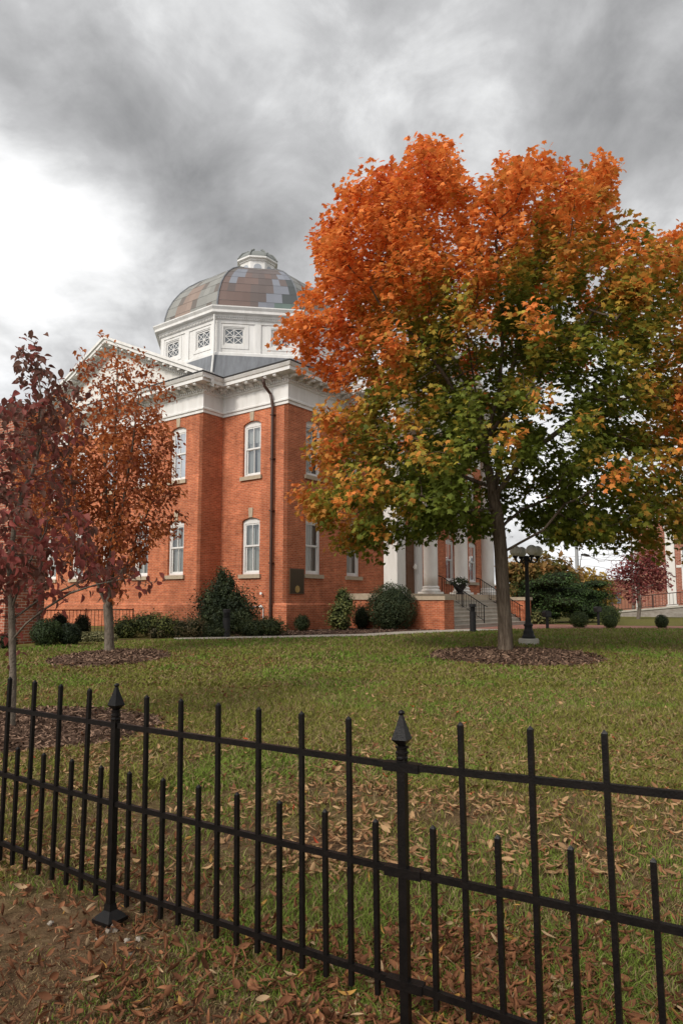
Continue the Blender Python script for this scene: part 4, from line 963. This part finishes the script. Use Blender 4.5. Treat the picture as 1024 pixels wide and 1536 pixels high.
def build_dogwood():
    b0 = gp(18, 1096); Y0 = b0[1]; base = b0 - np.array((0, 0, .1)); q = lambda X, Y, dy=0: at(X, Y, Y0) + np.array((0, dy, 0))
    discs = [(45, 520, 26), (62, 545, 20), (40, 560, 22), (12, 605, 24), (70, 600, 38), (110, 592, 26), (30, 650, 50), (-30, 650, 60), (80, 640, 40), (40, 720, 60), (-40, 740, 70), (70, 780, 55), (110, 800, 42), (20, 810, 60), (80, 850, 34), (130, 840, 34), (175, 850, 32), (150, 868, 32), (205, 868, 28), (228, 878, 16), (190, 866, 30), (110, 868, 26), (20, 870, 30), (-50, 840, 50)]
    A = disc_attr(discs, 1100, Y0, 1.35, 40, 230, .9)
    trunk = [base, q(20, 1030), q(19, 960), q(17, 900), q(14, 850), q(22, 790), q(34, 740), q(47, 705, .05), q(56, 660, .1), q(57, 600, .1), q(52, 540, .1), q(47, 510, .1)]
    limbs = [[q(19, 915), q(35, 880, -.1), q(52, 852, -.2), (q(85, 800, -.3))], [q(20, 965), q(45, 935, -.1), q(80, 912, -.2), q(120, 890, -.3), q(160, 878, -.35), q(200, 870, -.4)], [q(19, 935), q(48, 900, .2), q(90, 880, .3), q(140, 850, .4)], [q(17, 900), q(-20, 860, .1), q(-60, 830, .2)], [q(40, 725), q(70, 690, .4), q(95, 640, .5)], [q(54, 670), q(75, 620, -.3), q(110, 592, -.4)], [q(18, 990), q(5, 940, .1), q(-8, 900, .2)]]
    P, par = colonize([trunk] + limbs, A, .13, .8, .2, 120); r = radii(par, .003, .046); r[:2] *= (1.25, 1.1)
    tips = np.where(r < .0075)[0]; tips = tips[tips > 90]; tips = tips[vnoise(P[tips, 0] * 1.2 + 30, P[tips, 2] + 30 + P[tips, 1], 1.6, 83) + rng.normal(size=len(tips)) * .07 > .36]; cl = rng.normal(size=len(P))
    def colf(p, idx):
        t = ss(-1, 1.2, cl[idx] * .6 + rng.normal(size=len(p)) * .4 - (p[:, 2] - 3) * .25); o = lerp((.14, .070, .050), (.31, .080, .068), t); return o * rng.uniform(.7, 1.3, (len(p), 1))
    tv, tf = oval(4, .30, .14, .35); cr = leaves(P, tips, 6, .08, (.08, .13), colf, tv, tf, np.array((P[5][0], Y0, 2.0)), .15, 1.3, .55)
    print('dogwood', len(P), len(tips) * 3)
    make_tree('dogwood_tree', 'young dogwood with drooping dark maroon leaves in a mulch ring at the left edge', base, P, par, r, M['bark2'], cr)
build_dogwood()
def far_tree(name, label, X, yb, y, blobs, c1, c2, n, size, bark='bark3', root=.16, group=None, leafy=True, thick=1.4, trunk_to=None, nattr=260, step=.45, per=14, spread=.3):
    p = at(X, 905, y); base = np.array((p[0], y, .35)); q = lambda X_, Y_: at(X_, Y_, y)
    cx = np.mean([b[0] for b in blobs]); A = disc_attr(blobs, nattr, y, thick, cx, max(abs(b[0] - cx) + b[2] for b in blobs) * 1.05)
    top = trunk_to or (cx, min(b[1] for b in blobs) + 10)
    m = (base + q(*top)) / 2; P, par = colonize([[base, m * .6 + base * .4 + (0.1, 0, 0), m, q(*top)]], A, step, step * 6, step * 1.3, 90); r = radii(par, .012 if leafy else .011, root)
    cr = None
    if leafy:
        tips = np.where(r < root * .5)[0]; tips = tips[tips > 4]; cl = rng.normal(size=len(P)); tv, tf = oval(2, .3, .1, .2)
        colf = lambda p_, idx: lerp(c1, c2, ss(-1, 1, cl[idx] * .6 + rng.normal(size=len(p_)) * .4)) * rng.uniform(.75, 1.25, (len(p_), 1))
        cr = leaves(P, tips, per, spread, size, colf, tv, tf, m, .6, .5, .7)
    return make_tree(name, label, base, P, par, r, M[bark], cr, (6, 5, 4), 'tree', group)
far_tree('small_red_tree', 'small tree with dark red leaves beside the ramp of the right brick hall', 955, 923, 47, [(930, 862, 14), (950, 850, 20), (975, 850, 20), (985, 870, 18), (955, 880, 18), (925, 880, 10), (970, 835, 12)], (.18, .050, .052), (.33, .095, .085), 0, (.16, .28), nattr=700, step=.3, per=24, spread=.26, root=.13, trunk_to=(957, 860), thick=1.2)
far_tree('bare_tree', 'bare grey leafless tree against the pale sky left of the right brick hall', 948, 905, 57, [(900, 820, 42), (940, 790, 50), (930, 850, 40), (885, 850, 26)], None, None, 0, None, leafy=False, nattr=520, step=.4, root=.11, trunk_to=(946, 800), thick=2.5)
far_tree('green_gold_tree', 'rounded tree turning green and orange behind the lamp post', 815, 900, 62, [(800, 868, 26), (825, 858, 22), (845, 870, 22), (778, 872, 18), (770, 855, 14)], (.17, .16, .045), (.38, .21, .08), 0, (.4, .7), nattr=240, step=.6, per=60, spread=.5, root=.2, thick=2.2)
far_tree('yellow_tree', 'low tree with yellow leaves beyond the evergreens near the utility pole', 885, 900, 66, [(880, 876, 20), (895, 884, 18), (862, 886, 14), (905, 890, 14)], (.50, .33, .06), (.36, .27, .08), 0, (.35, .6), nattr=200, step=.55, per=50, spread=.45, root=.17, thick=2)
# ------------------------------------------------------------------ shrubs
def shrub(name, label, base, lumps, n, size, c1, c2, cat='shrub', group=None, stem=False, up=.2, rough=.12):
    """lumps: (dx,dy,z,rx,ry,rz) ellipsoids; leaf faces over and just under their surface"""
    base = np.asarray(base, float); t = thing(name, label, cat, tuple(base), 0, group); parts = []; area = np.array([l[3] * l[4] + l[3] * l[5] + l[4] * l[5] for l in lumps]); area /= area.sum()
    core = MB(); tv, tf = oval(2, .32, .1, .25)
    for l, a in zip(lumps, area):
        c = np.array(l[:3]); R3 = np.array(l[3:6]); m = int(n * a); d = nrm(rng.normal(size=(m, 3))); bump = 1 + rough * (vnoise(d[:, 0] * 3 + 20 + l[0], d[:, 2] * 3 + d[:, 1] * 2.3 + 20, 1.6, 41) - .5) * 2
        k = bump * (rng.uniform(.80, 1.04, m) + (rng.uniform(size=m) < rough * .5) * rng.uniform(0, rough, m)); p = c + d * R3 * k[:, None]; ok = p[:, 2] > 0; p = p[ok]; d = d[ok]; m = len(p)
        for q in lumps:
            if q is l: continue
            ins = np.linalg.norm((p - np.array(q[:3])) / np.array(q[3:6]), axis=1) < .8; p = p[~ins]; d = d[~ins]; m = len(p)
        nv = d + rng.normal(size=(m, 3)) * .6 + np.array((0, 0, up)); tint = ss(.3, .7, vnoise(p[:, 0] * 1 + 30, p[:, 2] + p[:, 1] + 30, 3.5, 51) * .6 + rng.uniform(size=m) * .4)
        parts.append(scatter(tv, tf, p - nrm(d) * size * .3, frames(nv, nrm(d) + np.array((0, 0, .6)) + rng.normal(size=(m, 3)) * .8), rng.uniform(.7, 1.3, m) * size, lerp(c1, c2, tint) * rng.uniform(.75, 1.25, (m, 1))))
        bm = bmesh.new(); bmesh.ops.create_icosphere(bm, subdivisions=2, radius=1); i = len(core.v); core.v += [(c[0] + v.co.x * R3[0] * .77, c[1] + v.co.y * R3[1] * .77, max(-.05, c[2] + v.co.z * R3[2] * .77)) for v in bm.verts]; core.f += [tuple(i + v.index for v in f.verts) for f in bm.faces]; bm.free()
    link('foliage', np_mesh('foliage', *merge(parts)[:2], M['needle'], merge_c(parts)), t); core.build('dark_core', M['shrubcore'], t, smooth=True); return t  # solid dark core fills each lump beneath the leaf faces
def merge_c(parts): return np.concatenate([p[2] for p in parts])
G1, G2 = (.026, .044, .012), (.080, .108, .028)
def ball(name, label, X, Yb, r, h, n, c1=G1, c2=G2, size=.045, group=None, dz=0, y=None, rough=.06):
    b = gp(X, Yb) if y is None else at(X, Yb, y); b[2] = float(gz(b[0], b[1])); return shrub(name, label, b, [(0, r * .9, h * .46, r, r, h * .54)], n, size, c1, c2, group=group, rough=rough)
CB = 'clipped ball shrubs'
ball('clipped_shrub', 'big dense rounded shrub against the podium left of the porch steps', 590, 945.5, 1.08, 2.0, 9000, (.022, .036, .014), (.066, .080, .034), .07, rough=.08)
ball('clipped_shrub', 'clipped ball shrub on the brick path in front of the spreading evergreens', 872.5, 942, .42, .76, 3000, group=CB)
ball('clipped_shrub', 'larger clipped ball half behind a smaller one right of the path', 919, 937, .55, .98, 3500, group=CB)
ball('clipped_shrub', 'small clipped ball in front of the larger clipped ball', 918.5, 942.4, .31, .58, 2400, group=CB)
ball('clipped_shrub', 'clipped ball shrub alone at the far right end of the brick path', 996, 942.2, .29, .60, 2400, (.018, .030, .010), (.05, .068, .02), group=CB)
ball('clipped_shrub', 'wider clipped shrub at the foot of the brick annex wall', 61, 970, .46, .80, 4500, (.018, .034, .010), (.05, .075, .02), .045, group='clipped shrubs by the annex')
ball('clipped_shrub', 'darker clipped shrub just right of the one at the annex wall', 98, 968.5, .34, .66, 3600, (.010, .020, .008), (.028, .042, .014), .045, group='clipped shrubs by the annex')
ball('dark_shrub', 'narrow dark evergreen in front of the black area railing', 119, 956, .28, .78, 2000, (.010, .016, .007), (.024, .034, .012), .05)
ball('dark_shrub', 'dark bush behind the two clipped shrubs below the wing window', 84, 956, .32, .85, 2000, (.010, .016, .007), (.024, .030, .012), .05)
ball('dark_shrub', 'low dark shrub at the very left edge beside the red door', 3, 974, .28, .42, 1500, (.010, .018, .007), (.026, .04, .012), .045)
b = gp(135, 963); shrub('flowering_plant', 'low pale green clump of plants beside the clipped shrubs', b, [(-.25, .2, .12, .28, .22, .2), (.15, .25, .12, .32, .25, .2), (.5, .3, .1, .25, .22, .17)], 2200, .06, (.10, .105, .04), (.30, .28, .14), cat='plant')
b = gp(205, 958); shrub('spreading_shrub', 'spreading yellow green shrub right of the rust leaved tree trunk', b, [(-.5, .4, .3, .5, .5, .42), (.2, .6, .45, .6, .5, .42), (.8, .5, .35, .5, .45, .45)], 5500, .06, (.030, .044, .012), (.115, .125, .028), rough=.3)
b = gp(258, 957.5); shrub('spreading_shrub', 'low reddish green shrub between the yellow green shrub and the tall shrub', b, [(-.5, .3, .18, .45, .4, .34), (.1, .4, .25, .5, .4, .40), (.6, .5, .3, .4, .4, .38)], 4800, .055, (.035, .032, .016), (.10, .075, .032), rough=.3)
b = gp(330, 955); shrub('tall_shrub', 'tall dark loose shrub against the brick wall behind the bollard', b, [(-.35, 1.2, .65, .75, .7, .75), (.45, 1.2, .6, .7, .7, .65), (-.45, 1.2, 1.2, .5, .5, .5), (.2, 1.3, 1.15, .6, .5, .55), (-.15, 1.3, 1.6, .45, .38, .45), (-.2, 1.4, 2.05, .22, .22, .40), (.1, 1.4, 1.85, .18, .18, .38)], 15000, .075, (.014, .025, .010), (.050, .066, .024), rough=.55)
b = gp(390, 955); shrub('low_shrub', 'flat spreading green shrub at the foot of the brown downpipe', b, [(-.35, .5, .25, .45, .4, .33), (.25, .6, .3, .55, .45, .36)], 4600, .06, (.022, .034, .012), (.07, .085, .028), rough=.3)
b = gp(316, 956.5); shrub('low_shrub', 'flat dark green shrub left of the bollard below the tall shrub', b, [(-.2, .3, .18, .4, .3, .26), (.2, .35, .2, .35, .3, .26)], 2800, .055, (.018, .028, .010), (.05, .062, .022), rough=.3)
ball('small_shrub', 'small dark green shrub on the mulch under the bronze plaque', 452, 947, .30, .66, 2200, (.016, .026, .008), (.045, .06, .018), .05, rough=.2)
b = gp(511, 946); shrub('leafy_shrub', 'loose yellow green leafy shrub right of the plaque corner', b, [(-.1, .5, .55, .42, .4, .55), (.15, .5, 1.05, .38, .36, .5), (.05, .5, 1.45, .22, .22, .3)], 2600, .10, (.055, .075, .02), (.22, .22, .07), rough=.4, up=.6)
ball('small_shrub', 'small round dark shrub in front of the loose yellow green shrub', 514, 945.5, .30, .55, 1600, (.016, .028, .009), (.045, .065, .02), .05, rough=.2)
ball('dark_shrub', 'dark shrub squeezed between the yellow green shrub and the big round shrub', 542, 944, .38, 1.05, 2400, (.010, .018, .007), (.028, .04, .014), .055, rough=.2)
def evergreen(X, Yb, y, label, sc, seed, flip):
    r_ = random.Random(seed); b = at(X, Yb, y); b[2] = .45; L_ = []
    for i in range(13):
        t = i / 12; z = (.35 + 1.75 * t) * sc; a = r_.uniform(0, 6.28); R_ = (1.5 - .75 * t) * sc; L_.append((math.cos(a) * R_ * .75, math.sin(a) * R_ * .6, z, .85 * sc * r_.uniform(.8, 1.2), .7 * sc, .26 * sc * r_.uniform(.8, 1.3)))
    L_.append((0, 0, 1.0 * sc, .9 * sc, .8 * sc, .8 * sc)); return shrub('spreading_evergreen', label, b, L_, 11000, .10, (.018, .036, .012), (.065, .115, .028), rough=.35, group='spreading evergreens', up=.5)
evergreen(826, 935, 38, 'tall dark spreading evergreen with flat layered branches behind the lamp post', 1.22, 3, 1)
evergreen(879, 933, 40, 'lower bright green spreading evergreen behind the clipped ball', 1.05, 8, -1)
ball('clipped_hedge', 'dark rounded hedge behind the right brick pedestal of the porch', 802, 933, 1.0, 1.55, 3600, (.010, .016, .007), (.026, .034, .014), .07, y=40)
b = at(806, 937, 36); b[2] = .45; shrub('leafy_plant', 'small yellow green leafy plant at the right end of the porch steps', b, [(0, 0, .3, .4, .3, .4), (.4, .1, .2, .4, .3, .25)], 900, .13, (.06, .07, .02), (.20, .19, .07), cat='plant', rough=.4, up=.7)
q = bw(9.9, -2.75); pt = thing('flower_planter', 'dark planter of trailing plants with white flowers at the top of the porch steps', 'planter', (q[0], q[1], 1.995))
b = MB(); b.lathe([(.16, 0), (.2, .03), (.12, .1), (.26, .3), (.36, .48), (.40, .5), (.36, .52)], n=18); b.build('pot', M['blackp'], pt)
def planter_leaves():
    n = 700; d = nrm(rng.normal(size=(n, 3))); p = d * (.5, .5, .3) * rng.uniform(.5, 1, (n, 1)) + (0, 0, .58); tv, tf = oval(2, .3, .1, .2)
    V, G, C = scatter(tv, tf, p, frames(d + rng.normal(size=(n, 3)) * .5), np.full(n, .09), lerp((.012, .02, .008), (.04, .06, .02), rng.uniform(size=n))); link('foliage', np_mesh('foliage', V, G, M['needle'], C), pt)
    n = 22; d = nrm(rng.normal(size=(n, 3)) + (0, -.3, .4)); p = d * (.52, .52, .32) + (0, 0, .6); V, G, C = scatter(tv, tf, p, frames(d), np.full(n, .10), np.full((n, 3), .75)); link('flowers', np_mesh('flowers', V, G, M['needle'], C), pt)
planter_leaves()
# ------------------------------------------------------------------ grass, fallen leaves, mulch chips
EDGE = np.array([(-60, 8)] + [(-9.6, 18.6), (-7.4, 21.3)] + [tuple(e) for e in edge] + [(8.6, 30.05), (10.2, 30.45), (12.3, 30.5), (15, 30.35), (60, 30)])
def on_lawn(x, y):
    ok = y < np.interp(x, EDGE[:, 0], EDGE[:, 1])
    for cx, cy, rx, ry in RINGS: ok &= ((x - cx) / rx) ** 2 + ((y - cy) / ry) ** 2 > .93
    return ok
def field(n, y0, y1, pad=1.0):
    """points over the visible ground, denser towards the camera"""
    y = 1 / (1 / y0 + (1 / y1 - 1 / y0) * rng.uniform(size=n)); x = rng.uniform(-1, 1, n) * (.62 * y + pad); return x, y
def fence_y(x): return np.where(x < .2436, FA[1] + (x - FA[0]) * (d0[1] / d0[0]), FB[1] + (x - FB[0]) * (d2[1] / d2[0]))
def grass():
    parts = []
    for n, y0, y1, h, w in ((230000, 1.75, 6.5, .055, .0028), (160000, 1.75, 4.6, .020, .0022), (160000, 6, 14, .065, .0062), (105000, 12, 31, .075, .014)):
        x, y = field(n, y0, y1); x = np.where(y > 20, x * 1.1, x)
        patch = vnoise(x + 80, y + 80, 1.3, 61) * .55 + vnoise(x + 80, y + 80, 4.2, 62) * .45
        behind = y > fence_y(x); thin = np.where(behind, np.clip(.66 + (y - 3.4) * .06, .5, .95), .52); dirt = np.exp(-(((x + 1.55) / .55) ** 2 + ((y - 3.65) / .42) ** 2))
        ok = on_lawn(x, y) & ((patch + rng.uniform(-.16, .16, n) > .78 - thin * .62) | (h < .03)) & (rng.uniform(size=n) > dirt * .95); x, y, patch, behind = x[ok], y[ok], patch[ok], behind[ok]; m = len(x)
        p = np.stack([x, y, gz2(x, y)], 1); hh = h * rng.uniform(.45, 1.25, m) * np.where(behind, 1, .6)
        a = rng.uniform(0, 6.28, m); side = np.stack([np.cos(a), np.sin(a), 0 * a], 1) * (w * rng.uniform(.7, 1.3, m))[:, None]; ln = rng.normal(size=(m, 3)) * (.75, .75, 0) * hh[:, None]
        up = np.stack([0 * a, 0 * a, hh], 1); mid = p + up * .55 + ln * .35; top = p + up * np.array(.9) + ln
        V = np.stack([p - side, p + side, mid + side * .8, mid - side * .8, top], 1).reshape(-1, 3); i = np.arange(m)[:, None] * 5
        t = rng.uniform(size=m); dead = (t < .26 + .25 * (~behind) + .18 * (patch < .45) + .30 * (h < .03)); fr = ss(10, 24, y)
        g = lerp((.135, .155, .027), (.245, .235, .054), rng.uniform(size=m)); g = g * (1 - fr[:, None]) + lerp((.115, .165, .024), (.205, .232, .046), rng.uniform(size=m)) * fr[:, None]; fresh = vnoise(x + 30, y + 30, .9, 66) > .62; g[fresh] *= (.85, 1.12, .9)
        d = lerp((.16, .105, .05), (.34, .26, .13), rng.uniform(size=m)); c = np.where(dead[:, None], d, g)
        parts.append((V, [i + np.array([[0, 1, 2, 3]]), i + np.array([[3, 2, 4]])], np.repeat(c, 5, 0)))
    V, G, C = merge(parts); o = link('grass', np_mesh('grass', V, G, M['blade'], C)); tag(o, 'short olive and straw coloured autumn grass covering the lawn', 'grass', kind='stuff')
grass()
def curled(n, w, curl, twist, bend):
    V, F_ = [], []
    for i in range(n + 1):
        t = i / n; ww = w * (math.sin(math.pi * min(.995, .02 + t * .97)) ** .75); a = curl * (1 + .4 * t); tw = twist * (t - .5)
        for k in range(5):
            s = (k - 2) / 2; ang = s * a; x = (math.sin(ang) / a) * ww; z = (1 - math.cos(ang)) / a * ww; x, z = x * math.cos(tw) - z * math.sin(tw), x * math.sin(tw) + z * math.cos(tw)
            V.append((x, t - .5, z + bend * (2 * t - 1) ** 2))
    for i in range(n):
        for k in range(4): a = i * 5 + k; F_.append((a, a + 1, a + 6, a + 5))
    return V, [F_]
def litter():
    parts = []; kinds = [curled(6, .17, 1.1, .6, .14), curled(6, .23, 1.5, -.8, .20), curled(6, .14, 1.8, 1.0, .08), curled(6, .20, .8, -.4, .26), curled(6, .17, 2.2, 1.3, .18), curled(6, .25, .6, .3, .10)]
    def lay(x, y, size, cols, tilt):
        m = len(x); kd = rng.integers(0, len(kinds), m)
        for k in range(len(kinds)):
            s = kd == k; j = s.sum()
            if not j: continue
            p = np.stack([x[s], y[s], gz2(x[s], y[s]) + rng.uniform(.012, .05, j)], 1); nv = rng.normal(size=(j, 3)) * tilt + np.array((0, 0, 1.)); nv[rng.uniform(size=j) < .35] *= -1
            sc = (size[0] + (size[1] - size[0]) * rng.uniform(size=j)) ; c = cols(j); parts.append(scatter(kinds[k][0], kinds[k][1], p, frames(nv), sc, c))
    def brown(j): t = rng.uniform(size=j); c = lerp((.105, .042, .021), (.28, .122, .058), t); y_ = rng.uniform(size=j) < .03; c[y_] = (.40, .22, .06); pale = rng.uniform(size=j) < .06; c[pale] = (.38, .26, .15); return c * rng.uniform(.75, 1.2, (j, 1))
    def tan(j): t = rng.uniform(size=j); c = lerp((.22, .105, .05), (.42, .27, .14), t); r_ = rng.uniform(size=j) < .008; c[r_] = (.42, .07, .03); return c * rng.uniform(.8, 1.2, (j, 1))
    x, y = field(88000, 1.75, 8)
    dens = vnoise(x + 15, y + 15, 1.1, 71) * .6 + vnoise(x + 15, y + 15, 3.3, 72) * .4
    core = np.exp(-(((x + .05) / .85) ** 2 + ((y - 3.35) / .75) ** 2)) + .8 * np.exp(-(((x - 1.0) / .9) ** 2 + ((y - 3.1) / .8) ** 2)) + .25 * np.exp(-(((x + .3) / .8) ** 2 + ((y - 2.6) / .5) ** 2))
    pr = np.clip((dens - .34) * 2.6, 0, 1) * (.10 + .9 * np.clip(core, 0, 1)) + .04; pr = pr * np.where(y < fence_y(x), .75 + .25 * ss(-.9, .3, x), 1); ok = (rng.uniform(size=len(x)) < pr) & on_lawn(x, y); cx_, cy_ = x[ok], y[ok]; lay(cx_, cy_, (.036, .080), brown, .75)
    x, y = field(52000, 4.2, 30); dens = vnoise(x + 25, y + 25, .5, 73) * .6 + vnoise(x + 25, y + 25, 1.9, 74) * .4; ok = (rng.uniform(size=len(x)) < np.clip((dens - .28) * 1.5, .05, 1) * np.where(y > 20, .4, .85)) & on_lawn(x, y); lay(x[ok], y[ok], (.045, .09), tan, .35)
    x, y = field(14000, 1.75, 4.6); ok = (y < fence_y(x) + .25 + .3 * rng.uniform(size=len(x))); lay(x[ok], y[ok], (.008, .026), brown, .8)
    # under the trees
    for cx, cy, rx, ry, n in ((-4.5, 15.8, 3.2, 2.6, 1300), (4.3, 16.6, 2.8, 2.6, 700), (-3.6, 8.3, 1.8, 1.5, 420), (-4.0, 11.5, 3, 2, 500)):
        a = rng.uniform(0, 6.28, n); q = np.sqrt(rng.uniform(size=n)); lay(cx + rx * q * np.cos(a), cy + ry * q * np.sin(a), (.05, .10), brown, .4)
    V, G, C = merge(parts); o = link('fallen_leaves', np_mesh('fallen_leaves', V, G, M['dry'], C, True)); tag(o, 'dry curled brown leaves strewn over the grass and round the fence', 'fallen leaves', kind='stuff')
litter()
def chips():
    parts = []; tv = [(-.5, -.14, 0), (.5, -.1, .02), (.45, .12, .03), (-.48, .13, .01), (-.4, -.1, -.08), (.4, -.1, -.06)]; tf = [[(0, 1, 2, 3), (0, 4, 5, 1)]]
    for cx, cy, rx, ry, n, s in ((*RINGS[0], 2600, .12), (*RINGS[1], 2000, .11), (*RINGS[2], 3800, .075)):
        a = rng.uniform(0, 6.28, n); q = np.sqrt(rng.uniform(size=n)) * .99; x, y = cx + rx * q * np.cos(a), cy + ry * q * np.sin(a); p = np.stack([x, y, gz2(x, y) + .05 * np.sqrt(1 - q * q) + rng.uniform(.012, .04, n)], 1)
        parts.append(scatter(tv, tf, p, frames(np.array((0, 0, 1.)) + rng.normal(size=(n, 3)) * .45), s * rng.uniform(.4, 1.2, n), lerp((.06, .036, .026), (.30, .19, .13), rng.uniform(size=n) ** 1.6)))
    n = 2600; t = rng.uniform(0, 1, n); L_ = np.array(far_[1:5]); W_ = np.array([bw(-.1, 3), bw(0, 0), bw(3.9, -.3), bw(4.6, -4.7)]); u = t * 2.999; i = u.astype(int); f = (u - i)[:, None]; a = L_[i] * (1 - f) + L_[i + 1] * f; c = W_[i] * (1 - f) + W_[i + 1] * f; s = rng.uniform(.02, .95, n)[:, None]; q = a * (1 - s) + c * s
    parts.append(scatter(tv, tf, np.c_[q, gz(q[:, 0], q[:, 1]) + .02], frames(np.array((0, 0, 1.)) + rng.normal(size=(n, 3)) * .4), .13 * rng.uniform(.4, 1.2, n), lerp((.045, .028, .022), (.20, .13, .095), rng.uniform(size=n) ** 1.5)))
    V, G, C = merge(parts); o = link('mulch', np_mesh('mulch', V, G, M['chip'], C)); tag(o, 'brown wood mulch chips in the rings under the trees and along the wall', 'mulch', kind='stuff')
chips()
